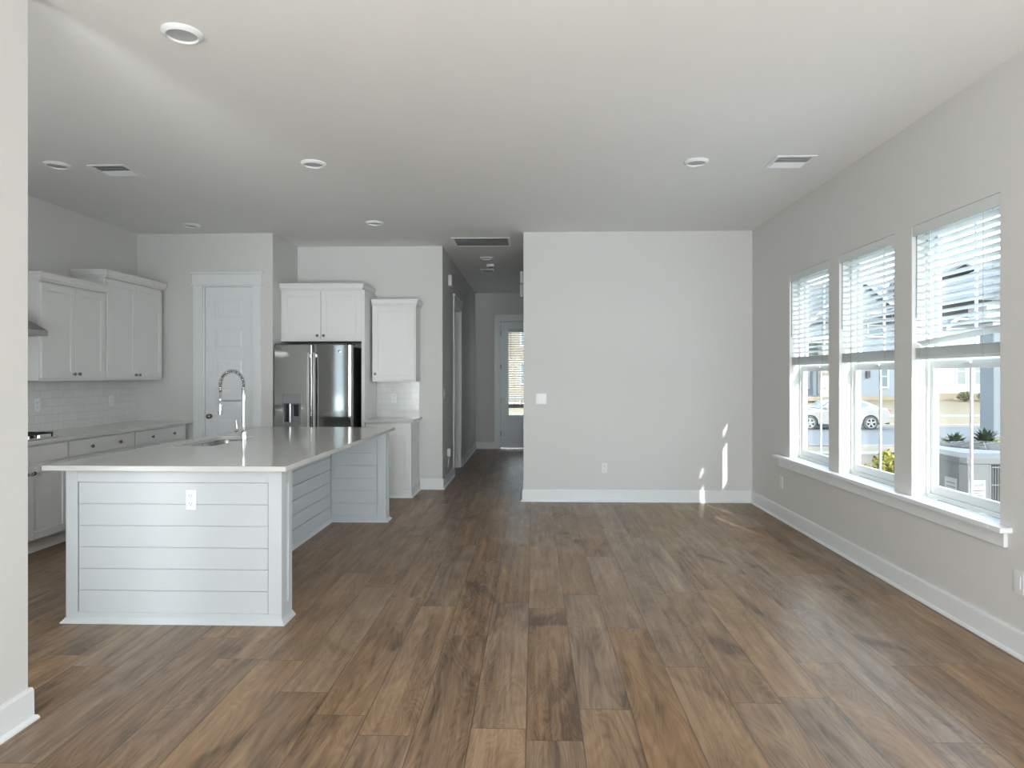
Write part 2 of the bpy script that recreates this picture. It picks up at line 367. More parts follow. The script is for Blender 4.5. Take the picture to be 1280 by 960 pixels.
baseboard('baseboard_hall', [(XH, YF, XH, HD[0]-0.10, 1, 0, 1, 0), (XH, HD[1]+0.10, XH, YE, 1, 0, 0, -1)])
baseboard('baseboard_entry', [(XH, YE, FD[0]-0.125, YE, 0, -1, -1, 0), (FD[1]+0.125, YE, 1.7, YE, 0, -1, 0, -1)])
baseboard('baseboard_pantry', [(-3.93, YP, PD[0]-0.13, YP, 0, -1, 0, 0), (PD[1]+0.11, YP, XPA, YP, 0, -1, 0, 0)])

# ---- windows of the right wall
def blind_slats(): pass
for i, (y0, y1) in enumerate(WIN):
    r = root('window_%d' % (i+1), (0, 0, 0), 0, ['white double-hung window nearest the camera', 'middle white double-hung window', 'white double-hung window nearest the end wall'][i])
    fr = MB(); a, b = 2.560, 2.628; w_ = 0.026
    fr.box(a, b, y0, y0+w_, ZS, ZT).box(a, b, y1-w_, y1, ZS, ZT).box(a, b, y0+w_, y1-w_, ZT-w_, ZT).box(a, b, y0+w_, y1-w_, ZS, ZS+0.028)
    fr.build('window_frame', M['vinyl'], r, 0.003)
    yi, yj = y0+w_, y1-w_
    for nm, xa, xb, za, zb, rb, rt in (('lower_sash', 2.572, 2.596, ZS+0.028, 1.525, 0.055, 0.052), ('upper_sash', 2.600, 2.624, 1.485, ZT-w_, 0.05, 0.045)):
        s = MB(); st = 0.036
        s.box(xa, xb, yi, yi+st, za, zb).box(xa, xb, yj-st, yj, za, zb).box(xa, xb, yi+st, yj-st, za, za+rb).box(xa, xb, yi+st, yj-st, zb-rt, zb)
        so_ = s.build(nm, M['vinyl'], r, 0.003)
        ym = (y0+y1)/2
        MB().box(xa+0.006, xb-0.006, ym-0.009, ym+0.009, za+rb, zb-rt).build('muntin', M['vinyl'], so_, 0.002)
        MB().box((xa+xb)/2-0.002, (xa+xb)/2+0.002, yi+st, yj-st, za+rb, zb-rt).build('pane', M['glass'], so_)
    MB().box(2.556, 2.572, (y0+y1)/2-0.03, (y0+y1)/2+0.03, 1.500, 1.512).build('sash_lock', M['vinyl'], r, 0.002)
sill = MB().box(2.405, 2.558, WIN[0][0]+0.0, WIN[2][1], 0.612, 0.64).box(2.405, XR, 3.585, WIN[0][0], 0.612, 0.64).box(2.405, XR, WIN[2][1], 6.93, 0.612, 0.64)
struct(sill.build('trim_1', M['trim'], None, 0.003), 'long white window stool under the three windows')
struct(MB().box(2.447, XR, 3.62, 6.89, 0.53, 0.612).build('trim_2', M['trim'], None, 0.003), 'white apron board under the window stool')

# ---- rear patio doors behind the camera; near kitchen windows added for fill and a reflection
r = root('door_4', (0, YR, 0), 0, 'glazed patio doors behind the camera')
m = MB().box(-1.75, -1.68, -0.13, 0, 0, 2.4).box(1.88, 1.95, -0.13, 0, 0, 2.4).box(-1.68, 1.88, -0.13, 0, 2.33, 2.4)
for xx in (-0.52, 0.68): m.box(xx-0.05, xx+0.05, -0.1, -0.02, 0, 2.33)
m.box(-1.68, 1.88, -0.1, -0.02, 0, 0.12); m.build('door_frame', M['vinyl'], r, 0.004)
MB().box(-1.68, 1.88, -0.07, -0.06, 0.12, 2.33).build('pane', M['glass'], r)
M['shade'] = bpy.data.materials.new('translucent_glint_panel'); M['shade'].use_nodes = True
_t = M['shade'].node_tree; _t.nodes.clear(); _o = _t.nodes.new('ShaderNodeOutputMaterial'); _a = _t.nodes.new('ShaderNodeAddShader')
_d = _t.nodes.new('ShaderNodeBsdfDiffuse'); _d.inputs[0].default_value = (0.4, 0.4, 0.4, 1); _r = _t.nodes.new('ShaderNodeBsdfTranslucent'); _r.inputs[0].default_value = (0.85, 0.92, 0.97, 1)
lk(_t, _d.outputs[0], _a.inputs[0]); lk(_t, _r.outputs[0], _a.inputs[1]); lk(_t, _a.outputs[0], _o.inputs[0])
for wi, (wx0, wx1, wz0, wz1) in enumerate(((-2.95, -2.3, 0.6, 2.3), (-4.02, -3.69, 0.3, 2.35))):
    r = root('window_%d' % (4+wi), (0, YK, 0), 0, ['unseen window added on the near kitchen wall for fill light', 'unseen narrow window added to show as a bright band in the refrigerator'][wi])  # both unseen, added for kitchen fill and the refrigerator's reflection
    m = MB().box(wx0, wx0+0.04, -0.1, 0, wz0, wz1).box(wx1-0.04, wx1, -0.1, 0, wz0, wz1).box(wx0+0.04, wx1-0.04, -0.1, 0, wz0, wz0+0.05).box(wx0+0.04, wx1-0.04, -0.1, 0, wz1-0.05, wz1)
    m.build('window_frame', M['vinyl'], r, 0.004); MB().box(wx0+0.04, wx1-0.04, -0.06, -0.055, wz0+0.05, wz1-0.05).build('pane', M['glass'], r)
    if wi: MB().box(wx0+0.045, wx1-0.045, -0.04, -0.0395, wz0+0.05, wz1-0.05).build('fridge_glint_panel', M['shade'], r)  # added translucent sheet, mirrored as the refrigerator's bright band

# ---- pantry door
def panel_leaf(m, x0, x1, y, z0, z1, rails, stile=0.115, th=0.035):
    """front towards -y at y; recessed panels between the listed (za, zb)"""
    m.box(x0, x1, y+0.010, y+th, z0, z1)
    m.box(x0, x0+stile, y, y+0.010, z0, z1); m.box(x1-stile, x1, y, y+0.010, z0, z1)
    zz = z0
    for za, zb in rails:
        m.box(x0+stile, x1-stile, y, y+0.010, zz, za); zz = zb
        # raised field with a sloped edge
        a, b = 0.012, 0.034
        m.rings([[(x0+stile+a, y+0.010, za+a), (x1-stile-a, y+0.010, za+a), (x1-stile-a, y+0.010, zb-a), (x0+stile+a, y+0.010, zb-a)],
                 [(x0+stile+b, y+0.004, za+b), (x1-stile-b, y+0.004, za+b), (x1-stile-b, y+0.004, zb-b), (x0+stile+b, y+0.004, zb-b)]])
    m.box(x0+stile, x1-stile, y, y+0.010, zz, z1)
def knob_mb(c, axis='y', s=1.0, sgn=-1):
    m = MB(); m.lathe([(0.001, 0), (0.027*s, 0), (0.027*s, sgn*0.006*s), (0.011*s, sgn*0.010*s), (0.010*s, sgn*0.030*s), (0.022*s, sgn*0.036*s), (0.028*s, sgn*0.046*s), (0.024*s, sgn*0.058*s), (0.010*s, sgn*0.064*s), (0.001, sgn*0.065*s)], c, axis, 20); return m
r = root('door_1', (0, YP, 0), 0, 'closed white six-panel pantry door')
m = MB(); pz = []
for k in range(6):
    zt = 2.311 - k*0.342; pz.append((zt-0.222, zt))
panel_leaf(m, PD[0]+0.003, PD[1]-0.003, 0.022, 0.012, PD[2]-0.004, sorted(pz))
leaf = m.build('door_leaf', M['trim'], r, 0.002)
k = knob_mb((-3.735, 0.022, 0.965)).build('door_knob', M['nickel'], leaf, 0, True); k['label'] = 'dark metal knob'
m = MB()
m.box(PD[0]-0.125, PD[0]-0.012, -0.018, 0, 0, 2.47).box(PD[1]+0.012, PD[1]+0.105, -0.018, 0, 0, 2.47)
m.box(PD[0]-0.135, PD[1]+0.12, -0.022, 0, 2.49, 2.60)
m.box(PD[0]-0.145, PD[1]+0.13, -0.032, 0, 2.47, 2.49).box(PD[0]-0.150, PD[1]+0.135, -0.045, 0, 2.60, 2.625)
m.build('door_casing', M['trim'], r, 0.003)
m = MB().box(PD[0]-0.012, PD[0], -0.002, 0.115, 0, PD[2]+0.01).box(PD[1], PD[1]+0.012, -0.002, 0.115, 0, PD[2]+0.01).box(PD[0], PD[1], -0.002, 0.115, PD[2], PD[2]+0.012)
m.box(PD[0], PD[0]+0.012, 0.06, 0.09, 0, PD[2]).box(PD[1]-0.012, PD[1], 0.06, 0.09, 0, PD[2])
m.build('door_jamb', M['trim'], r)

# ---- hall doorway with its casing, door standing open into the side room
r = root('door_2', (XH, 0, 0), 0, 'white cased doorway in the left wall of the hall')
m = MB().box(0, 0.018, HD[0]-0.09, HD[0], 0, HD[2]).box(0, 0.018, HD[1], HD[1]+0.09, 0, HD[2]).box(0, 0.022, HD[0]-0.10, HD[1]+0.10, HD[2], HD[2]+0.13).box(0, 0.035, HD[0]-0.115, HD[1]+0.115, HD[2]+0.13, HD[2]+0.155)
m.build('door_casing', M['trim'], r, 0.003)
m = MB().box(-0.12, -0.001, HD[0], HD[0]+0.015, 0, HD[2]).box(-0.12, -0.001, HD[1]-0.015, HD[1], 0, HD[2]).box(-0.12, -0.001, HD[0]+0.015, HD[1]-0.015, HD[2]-0.015, HD[2])
m.build('door_jamb', M['trim'], r)
m = MB(); panel_leaf(m, -0.90, -0.125, HD[1]-0.055, 0.012, 2.43, [(0.25+kk*0.36, 0.47+kk*0.36) for kk in range(6)])
lf = m.build('door_leaf', M['trim'], r, 0.002); knob_mb((-0.83, HD[1]-0.055, 0.95)).build('door_knob', M['nickel'], lf, 0, True)

# ---- front door
r = root('door_3', (0, YE, 0), 0, 'pale front door with a tall glazed panel at the end of the hall')
gx0, gx1, gz0, gz1 = -0.50, 0.12, 0.66, 2.36
m = MB()
m.box(FD[0]+0.001, gx0, -0.01, 0.035, 0.029, 2.498).box(gx1, FD[1]-0.001, -0.01, 0.035, 0.029, 2.498).box(gx0, gx1, -0.01, 0.035, gz1, 2.498).box(gx0, gx1, -0.002, 0.035, 0.03, gz0)
m.box(gx0, gx1, -0.01, -0.002, 0.03, 0.19).box(gx0, gx1, -0.01, -0.002, 0.50, gz0)
m.box(gx0+0.03, gx1-0.03, -0.008, -0.002, 0.22, 0.47)
leaf = m.build('door_leaf', M['trim'], r, 0.003)
m = MB(); e = 0.035
m.box(gx0-e, gx0+0.012, -0.024, -0.010, gz0-e, gz1+e).box(gx1-0.012, gx1+e, -0.024, -0.010, gz0-e, gz1+e).box(gx0+0.012, gx1-0.012, -0.024, -0.010, gz1-0.012, gz1+e).box(gx0+0.012, gx1-0.012, -0.024, -0.010, gz0-e, gz0+0.012)
m.box(gx0-0.06, gx1+0.06, -0.05, -0.024, gz0-0.05, gz0-0.005)
m.build('glazing_bead', M['trim'], leaf, 0.002)
MB().box(gx0, gx1, 0.010, 0.014, gz0, gz1).build('pane', M['glass'], leaf)
knob_mb((0.19, -0.01, 0.95)).build('door_knob', M['nickel'], leaf, 0, True)
for hz_ in (0.30, 0.95, 1.62, 2.28):
    MB().box(FD[0]-0.006, FD[0]+0.010, -0.016, -0.004, hz_-0.05, hz_+0.05).build('hinge', M['nickel'], leaf, 0.002)
m = MB().box(FD[0]-0.125, FD[0]-0.008, -0.018, 0, 0, 2.52).box(FD[1]+0.008, FD[1]+0.125, -0.018, 0, 0, 2.52).box(FD[0]-0.125, FD[1]+0.125, -0.020, 0, 2.52, 2.645)
m.build('door_casing', M['trim'], r, 0.003)
MB().box(FD[0], FD[1], -0.03, 0.14, 0.0, 0.028).build('threshold', M['steelb'], r, 0.003)

# ---- backsplashes
struct(MB().box(XL, XL+0.008, 3.78, YP, 0.914, 1.40).build('trim_3', M['tile']), 'white subway tile backsplash on the left wall')
struct(MB().box(-1.965, -1.445, YF-0.008, YF, 0.914, 1.365).build('trim_4', M['tile']), 'white subway tile backsplash right of the refrigerator')

# ------------------------------------------------------------------ kitchen island
IX0, IX1, IY0, IY1, IZ = -2.705, -1.442, 3.85, 6.76, 0.884
t = thing('kitchen_island', 'white shiplap kitchen island with recessed seating side', 'kitchen island', ((IX0+IX1)/2, (IY0+IY1)/2, 0))
ox, oy = t.location.x, t.location.y
def IB(m, x0, x1, y0, y1, z0, z1): m.box(x0-ox, x1-ox, y0-oy, y1-oy, z0, z1)
m = MB()
IB(m, IX0+0.012, IX1-0.014, IY0+0.014, IY0+0.155, 0.0, IZ)      # near end wall core
IB(m, IX0+0.02, -1.998, IY0+0.155, 6.60, 0.0, 0.66)               # cabinet core, hollow above for the sink
IB(m, IX0+0.02, -1.998, IY0+0.155, 4.80, 0.66, IZ); IB(m, IX0+0.02, -1.998, 5.76, 6.60, 0.66, IZ); IB(m, -2.30, -1.998, 4.80, 5.76, 0.66, IZ)
IB(m, IX0+0.012, IX1-0.014, 6.612, IY1-0.01, 0.0, IZ)           # far end wall core
m.build('body', M['isl'], t)
# frame boards
m = MB()
IB(m, IX0, IX0+0.070, IY0, IY0+0.014, 0.06, IZ); IB(m, IX1-0.078, IX1, IY0, IY0+0.014, 0.06, IZ)
IB(m, IX0+0.07, IX1-0.078, IY0, IY0+0.014, 0.812, IZ); IB(m, IX0+0.0, IX1, IY0, IY0+0.014, 0.0, 0.06)
IB(m, IX1-0.014, IX1, IY0+0.014, IY0+0.055, 0.0, IZ); IB(m, IX1-0.014, IX1, IY0+0.115, IY0+0.17, 0.0, IZ)
IB(m, IX1-0.014, IX1, IY0+0.055, IY0+0.115, 0.80, IZ); IB(m, IX1-0.014, IX1, IY0+0.055, IY0+0.115, 0.0, 0.10)
IB(m, IX0, IX0+0.014, IY0+0.014, IY0+0.17, 0.0, IZ)
m.build('end_frame', M['isl'], t, 0.002)
m = MB()
IB(m, IX1-0.085, IX1, 6.60, 6.612, 0.0, IZ); IB(m, -1.986, IX1-0.085, 6.60, 6.612, 0.80, IZ); IB(m, -1.986, IX1-0.085, 6.60, 6.612, 0.0, 0.06)
IB(m, IX1-0.014, IX1, 6.612, 6.65, 0, IZ); IB(m, IX1-0.014, IX1, 6.71, IY1, 0, IZ); IB(m, IX1-0.014, IX1, 6.65, 6.71, 0.80, IZ); IB(m, IX1-0.014, IX1, 6.65, 6.71, 0.0, 0.1)
m.build('far_frame', M['isl'], t, 0.002)
# shiplap boards
def shiplap(axis, a0, a1, f, d, z0, z1, n):
    m = MB(); h = (z1-z0)/n; g = 0.0035
    for k in range(n):
        za, zb = z0+k*h+(g if k else 0), z0+(k+1)*h
        if axis == 'x': IB(m, a0, a1, min(f, f+d), max(f, f+d), za, zb)
        else: IB(m, min(f, f+d), max(f, f+d), a0, a1, za, zb)
    return m
shiplap('x', IX0+0.074, IX1-0.082, IY0+0.006, 0.0075, 0.06, 0.809, 6).build('shiplap_boards', M['isl'], t, 0.0008, seg=1)
shiplap('y', IY0+0.17, 6.60, -1.998, 0.012, 0.03, 0.875, 7).build('shiplap_boards', M['isl'], t, 0.0008, seg=1)
shiplap('x', -1.98, IX1-0.088, 6.604, 0.0075, 0.06, 0.797, 6).build('shiplap_boards', M['isl'], t, 0.0008, seg=1)
# shoe moulding
m = MB()
def shoe(x0, y0, x1, y1, nx, ny, e0, e1, h=0.03, q0=0.0):
    d = Vector((x1-x0, y1-y0, 0)).normalized(); nv = Vector((nx, ny, 0)); rs = []
    for p, e in ((Vector((x0-ox, y0-oy, 0)), -e0), (Vector((x1-ox, y1-oy, 0)), e1)):
        rs.append([tuple(p + nv*q + d*(e*q) + Vector((0, 0, z))) for q, z in ((0, 0), (0.022, 0), (0.021, 0.006), (0.006, 0.022), (0.003, h), (0, h))])
    m.rings(rs)
shoe(IX0, IY0, IX1, IY0, 0, -1, 1, 1); shoe(IX1, IY0, IX1, IY0+0.17, 1, 0, 1, 0); shoe(-1.986, IY0+0.17, -1.986, 6.60, 1, 0, 0, -1)
shoe(-1.986, 6.60, IX1, 6.60, 0, -1, -1, 1); shoe(IX1, 6.60, IX1, IY1, 1, 0, 1, 1); shoe(IX0, IY0+0.17, IX0, IY0, -1, 0, 0, 1); shoe(IX1, IY1, IX0, IY1, 0, 1, 1, 0)
m.build('shoe_moulding', M['isl'], t)

def shaker(m, x0, x1, y, z0, z1, st=0.06, th=0.019, rec=0.009):
    """shaker front facing -y, outer face at y"""
    m.box(x0, x0+st, y, y+th, z0, z1); m.box(x1-st, x1, y, y+th, z0, z1)
    m.box(x0+st, x1-st, y, y+th, z0, z0+st); m.box(x0+st, x1-st, y, y+th, z1-st, z1)
    m.box(x0+st, x1-st, y+rec, y+th, z0+st, z1-st)
    for (a, b, c, d) in ((x0+st, x0+st+0.006, z0+st, z1-st), (x1-st-0.006, x1-st, z0+st, z1-st)): m.box(a, b, y+rec-0.004, y+rec, c, d)
    for (c, d) in ((z0+st, z0+st+0.006), (z1-st-0.006, z1-st)): m.box(x0+st+0.006, x1-st-0.006, y+rec-0.004, y+rec, c, d)
KN = [None]
def cab_knob(x, y, z, parent):
    if KN[0] is None:
        k = MB().lathe([(0.0005, 0), (0.006, 0), (0.006, -0.010), (0.015, -0.016), (0.0165, -0.021), (0.013, -0.027), (0.0005, -0.028)], (0, 0, 0), 'y', 16).build('knob', M['nickel'], None, 0, True)
        KN[0] = k.data; k['label'] = 'dark metal knob'; o = k
    else:
        o = bpy.data.objects.new('knob', KN[0]); C.objects.link(o); o['label'] = 'dark metal knob'
        e = o.modifiers.new('split', 'EDGE_SPLIT'); e.split_angle = R(40)
    o.parent = parent; o.location = (x, y, z); return o
# doors on the working side of the island (face towards -x)

t2 = MB()
CX0, CX1, CY0, CY1 = -2.80, -1.395, 3.785, 6.80
def slab_with_hole(m, x0, x1, y0, y1, z0, z1, hx0, hx1, hy0, hy1, rad, n=6):
    hole = []
    for cx, cy, a0 in ((hx1-rad, hy1-rad, 0), (hx0+rad, hy1-rad, 90), (hx0+rad, hy0+rad, 180), (hx1-rad, hy0+rad, 270)):
        for k in range(n+1):
            a = R(a0+90*k/n); hole.append((cx+rad*math.cos(a), cy+rad*math.sin(a)))
    outer = []
    N = len(hole); q = n+1
    cor = [(x1, y1), (x0, y1), (x0, y0), (x1, y0)]
    bm = m.bm
    top = [bm.verts.new((*p, z1)) for p in hole]; bot = [bm.verts.new((*p, z0)) for p in hole]
    ct = [bm.verts.new((*p, z1)) for p in cor]; cb_ = [bm.verts.new((*p, z0)) for p in cor]
    for i in range(N):
        j = (i+1) % N; ci = i//q; 
        bm.faces.new((top[i], top[j], bot[j], bot[i]))
        if i % q < n:
            bm.faces.new((ct[ci], top[j], top[i])); bm.faces.new((cb_[ci], bot[i], bot[j]))
        else:
            cj = (ci+1) % 4
            bm.faces.new((ct[ci], ct[cj], top[j], top[i])); bm.faces.new((cb_[ci], bot[i], bot[j], cb_[cj]))
    for i in range(4):
        j = (i+1) % 4; bm.faces.new((ct[i], cb_[i], cb_[j], ct[j]))
    return hole
SX0, SX1, SY0, SY1 = -2.66, -2.345, 4.87, 5.70
slab_with_hole(t2, CX0-ox, CX1-ox, CY0-oy, CY1-oy, 0.8845, 0.914, SX0-ox, SX1-ox, SY0-oy, SY1-oy, 0.07)
ct = t2.build('countertop', M['quartz'], None, 0.003); ct.location = (ox, oy, 0)
tag(ct, 'large polished pale quartz countertop with a sink cutout on the island', 'countertop')
# sink bowl
def rrect(x0, x1, y0, y1, r_, z, n=6):
    pts = []
    for cx, cy, a0 in ((x1-r_, y1-r_, 0), (x0+r_, y1-r_, 90), (x0+r_, y0+r_, 180), (x1-r_, y0+r_, 270)):
        for k in range(n+1):
            a = R(a0+90*k/n); pts.append((cx+r_*math.cos(a), cy+r_*math.sin(a), z))
    return pts
t = thing('kitchen_sink', 'undermount stainless steel sink set in the island countertop', 'sink', ((SX0+SX1)/2, (SY0+SY1)/2, 0.884))
hx, hy = (SX1-SX0)/2, (SY1-SY0)/2
m = MB(); m.rings([rrect(-hx-0.02, hx+0.02, -hy-0.02, hy+0.02, 0.08, -0.002), rrect(-hx-0.004, hx+0.004, -hy-0.004, hy+0.004, 0.074, -0.002), rrect(-hx-0.004, hx+0.004, -hy-0.004, hy+0.004, 0.074, -0.006), rrect(-hx+0.004, hx-0.004, -hy+0.004, hy-0.004, 0.07, -0.17), rrect(-hx+0.03, hx-0.03, -hy+0.03, hy-0.03, 0.06, -0.20)], caps=False)
f = m.bm.faces.new([v for v in m.bm.verts][-28:]);
m.build('bowl', M['sink'], t, 0, True)
MB().lathe([(0.001, -0.199), (0.045, -0.199), (0.045, -0.196), (0.03, -0.195), (0.001, -0.197)], (0, 0, 0), 'z').build('drain', M['steelb'], t, 0, True)
# faucet
FX, FY = -2.262, 5.24
t = thing('kitchen_faucet', 'tall chrome spring-neck faucet beside the island sink', 'faucet', (FX, FY, 0.9145))
MB().lathe([(0.001, 0), (0.026, 0), (0.026, 0.006), (0.0225, 0.010), (0.0225, 0.115), (0.019, 0.12), (0.001, 0.12)]).build('base', M['chrome'], t, 0, True)
MB().lathe([(0.001, 0.12), (0.0155, 0.12), (0.0155, 0.33), (0.001, 0.33)]).build('column', M['chrome'], t, 0, True)
MB().lathe([(0.001, 0.33), (0.0175, 0.33), (0.0175, 0.405), (0.015, 0.41), (0.001, 0.41)]).build('collar', M['steelb'], t, 0, True)
ra = 0.0925; z0 = 0.41
arc = [(0, 0, z0)] + [(-ra+ra*math.cos(a), 0, z0+0.035+1.15*ra*math.sin(a)) for a in [PI*k/24 for k in range(25)]] + [(-2*ra, 0, z0-0.03)]
MB().tube(arc, 0.0075, 10).build('hose', M['black'], t, 0, True)
# helical spring around the arc
pts = []; P_ = [Vector(p) for p in arc]; L = [0]
for a_, b_ in zip(P_, P_[1:]): L.append(L[-1]+(b_-a_).length)
turns = 26; N = turns*12
for i in range(N+1):
    s_ = L[-1]*i/N; k = 0
    while k < len(L)-2 and L[k+1] < s_: k += 1
    u = (s_-L[k])/(L[k+1]-L[k]); p = P_[k].lerp(P_[k+1], u); d = (P_[k+1]-P_[k]).normalized()
    n1 = Vector((0, 1, 0)); n2 = d.cross(n1); a = 2*PI*turns*i/N
    pts.append(p + 0.0148*(n1*math.cos(a)+n2*math.sin(a)))
MB().tube(pts, 0.0030, 6).build('spring', M['steelb'], t, 0, True)
MB().lathe([(0.001, 0.30), (0.009, 0.30), (0.009, 0.385), (0.013, 0.39), (0.001, 0.392)], (-2*ra, 0, 0)).build('hose_end', M['steelb'], t, 0, True)
MB().lathe([(0.001, 0.205), (0.016, 0.205), (0.0175, 0.215), (0.0165, 0.285), (0.010, 0.292), (0.010, 0.30), (0.0125, 0.305), (0.0125, 0.33), (0.001, 0.33)], (-2*ra, 0, 0)).build('spray_head', M['chrome'], t, 0, True)
m = MB().tube([(-0.012, 0, 0.32), (-2*ra+0.01, 0, 0.32)], 0.0055, 10); m.build('support_arm', M['steelb'], t, 0, True)
hd = MB().tube([(0, -0.015, 0.085), (-0.012, -0.045, 0.088)], 0.015, 14).tube([(-0.01, -0.02, 0.085), (-0.05, -0.02, 0.085)], 0.016, 14).tube([(-0.042, -0.02, 0.09), (-0.050, -0.022, 0.165)], [0.005, 0.003], 10)
hd.build('handle', M['chrome'], t, 0, True)

# ------------------------------------------------------------------ outlets, switches
def plate(name, label, loc, rz, w_=0.075, h_=0.118, kind='outlet', group=None, cat=None):
    """plate facing local -y"""
    t = thing(name, label, cat or ('power outlet' if kind == 'outlet' else 'light switch'), loc, rz, group)
    MB().box(-w_/2, w_/2, -0.006, 0, -h_/2, h_/2).build('cover_plate', M['plastic'], t, 0.003)
    if kind == 'outlet':
        for s in (-1, 1):
            o = MB().prism([(0.017*math.cos(a)*1.0, s*0.0225+0.0145*math.sin(a)) for a in [2*PI*k/16 for k in range(16)]], 'y', -0.0085, -0.006).build('receptacle', M['plastic'], t, 0.0008)
            MB().box(-0.0085, -0.006, -0.0092, -0.0085, s*0.0225-0.001, s*0.0225+0.007).box(0.005, 0.0075, -0.0092, -0.0085, s*0.0225-0.001, s*0.0225+0.006).box(-0.002, 0.002, -0.0092, -0.0085, s*0.0225-0.009, s*0.0225-0.005).build('slot', M['slot'], o)
    elif kind == 'decor':
        for xx in ([0] if w_ < 0.1 else [-0.023, 0.023]):
            o = MB().box(xx-0.0165, xx+0.0165, -0.009, -0.006, -0.033, 0.033).build('rocker', M['plastic'], t, 0.002)
            MB().box(xx-0.003, xx+0.003, -0.0125, -0.009, -0.004, 0.010).build('toggle', M['plastic'], o, 0.001) if kind == 'x' else None
    elif kind == 'toggle':
        for xx in ([0] if w_ < 0.1 else [-0.023, 0.023]):
            MB().box(xx-0.005, xx+0.005, -0.017, -0.006, -0.004, 0.012).build('toggle', M['plastic'], t, 0.0015)
    return t
plate('power_outlet', 'white duplex outlet on the front of the kitchen island', (-1.97, IY0+0.006, 0.712), 0, 0.062, 0.118)
plate('light_switch', 'white double switch plate on the end wall beside the hall', (0.087, YB, 1.169), 0, 0.118, 0.118, 'decor')
plate('power_outlet', 'white outlet low on the end wall above the baseboard', (0.804, YB, 0.383), 0, 0.062, 0.11)
plate('power_outlet', 'white outlet low on the window wall under the far end of the window stool', (XR, 6.85, 0.37), R(-90), 0.075, 0.118, 'outlet')
plate('power_outlet', 'white outlet plate on the window wall at the right edge of the view', (XR, 3.535, 0.375), R(-90), 0.075, 0.118, 'decor', None, 'power outlet')
plate('power_outlet', 'white outlet on the tile right of the refrigerator', (-1.76, YF-0.008, 1.155), 0, 0.075, 0.118)
plate('power_outlet', 'white outlet on the left tile backsplash nearer the cooktop', (XL+0.008, 6.12, 1.16), R(90), 0.075, 0.118)
plate('power_outlet', 'white outlet on the left tile backsplash nearer the pantry', (XL+0.008, 7.22, 1.16), R(90), 0.075, 0.118)
plate('light_switch', 'white switch on the left hall wall at shoulder height', (XH, 8.70, 1.20), R(90), 0.075, 0.118, 'toggle')
t = thing('plug_in_box', 'small white plug-in box low on the left hall wall', 'plug', (XH, 9.05, 0.41), R(90))
MB().box(-0.03, 0.03, -0.045, 0, -0.05, 0.05).build('case', M['plastic'], t, 0.006)
MB().tube([(0, -0.02, -0.05), (0.0, -0.012, -0.15), (0.01, -0.008, -0.2)], 0.004, 8).build('cord', M['plastic'], t, 0, True)
t = thing('door_chime', 'small white door chime box high on the left hall wall', 'door chime', (XH, 9.19, 2.72), R(90))
MB().box(-0.075, 0.075, -0.05, 0, -0.075, 0.075).build('case', M['plastic'], t, 0.01)
m = MB()
for k in range(4): m.box(-0.055, 0.055, -0.052, -0.0495, -0.04+k*0.022, -0.033+k*0.022)
m.build('grille', M['cord'], t)
t = thing('wall_light', 'white glass wall light on the hall side of the end wall corner', 'wall light', (XHR, 9.2, 2.68), R(-90))
MB().box(-0.05, 0.05, -0.012, 0, -0.06, 0.06).build('back_plate', M['steelb'], t, 0.003)
MB().lathe([(0.001, -0.012), (0.008, -0.012), (0.008, -0.03), (0.001, -0.03)], (0, 0, 0), 'y').build('arm', M['steelb'], t, 0, True)
for a, b in ((0.012, 0.165), (-0.175, -0.012)):
    MB().lathe([(0.001, a), (0.024, a), (0.027, a+0.01), (0.027, b-0.01), (0.024, b), (0.001, b)], (0, -0.045, 0)).build('glass_shade', M['glassw'], t, 0, True)

# ------------------------------------------------------------------ cabinets
def crown(w_, d, z, h=0.075, left=True, right=True, out=0.036):
    m = MB(); rs = []
    for o_, dz in ((0.0, 0), (0.010, 0), (0.012, 0.012), (0.022, 0.022), (out-0.008, h-0.022), (out, h-0.012), (out, h)):
        l = -o_ if left else 0; r_ = w_+(o_ if right else 0)
        rs.append([(l, 0, z+dz), (l, -d-o_, z+dz), (r_, -d-o_, z+dz), (r_, 0, z+dz)])
    m.rings(rs); return m
def cabinet(name, label, loc, rz, w_, d, z0, z1, fronts, crown_h=0, cl=True, cr=True, toe=0.0, kind='cabinet', plinth=False, door_top=None):
    t = thing(name, label, kind, loc, rz)
    th = 0.019
    m = MB(); zb = z0+toe
    bk = -0.03 if z0 == 0 else -0.002
    m.box(0, w_, -(d-th), bk, zb, z1)
    if toe: m.box(0.0, w_, -(d-th-0.065), bk, z0, zb)
    m.build('body', M['cab'], t, 0.001)
    for f in fronts:
        k, x0, x1, za, zc = f[:5]
        m = MB()
        if k == 'drawer': m.box(x0, x1, -d, -d+th, za, zc)
        else: shaker(m, x0, x1, -d, za, zc)
        o = m.build('door' if k == 'door' else 'drawer', M['cab'], t, 0.0018)
        for kx, kz in f[5]: cab_knob(kx, -d, kz, o)
    if crown_h: crown(w_, d, z1, crown_h, cl, cr).build('crown_moulding', M['cab'], t)
    if plinth:
        mm = MB().rings([[(0, -0.03, 0), (0, -d-0.028, 0), (w_+0.028, -d-0.028, 0), (w_+0.028, -0.03, 0)], [(0, -0.03, 0.006), (0, -d-0.026, 0.006), (w_+0.026, -d-0.026, 0.006), (w_+0.026, -0.03, 0.006)],
                         [(0, -0.03, 0.02), (0, -d-0.012, 0.02), (w_+0.012, -d-0.012, 0.02), (w_+0.012, -0.03, 0.02)], [(0, -0.03, 0.10), (0, -d-0.012, 0.10), (w_+0.012, -d-0.012, 0.10), (w_+0.012, -0.03, 0.10)]])
        mm.build('base_moulding', M['cab'], t)
    return t
Q = R(90)
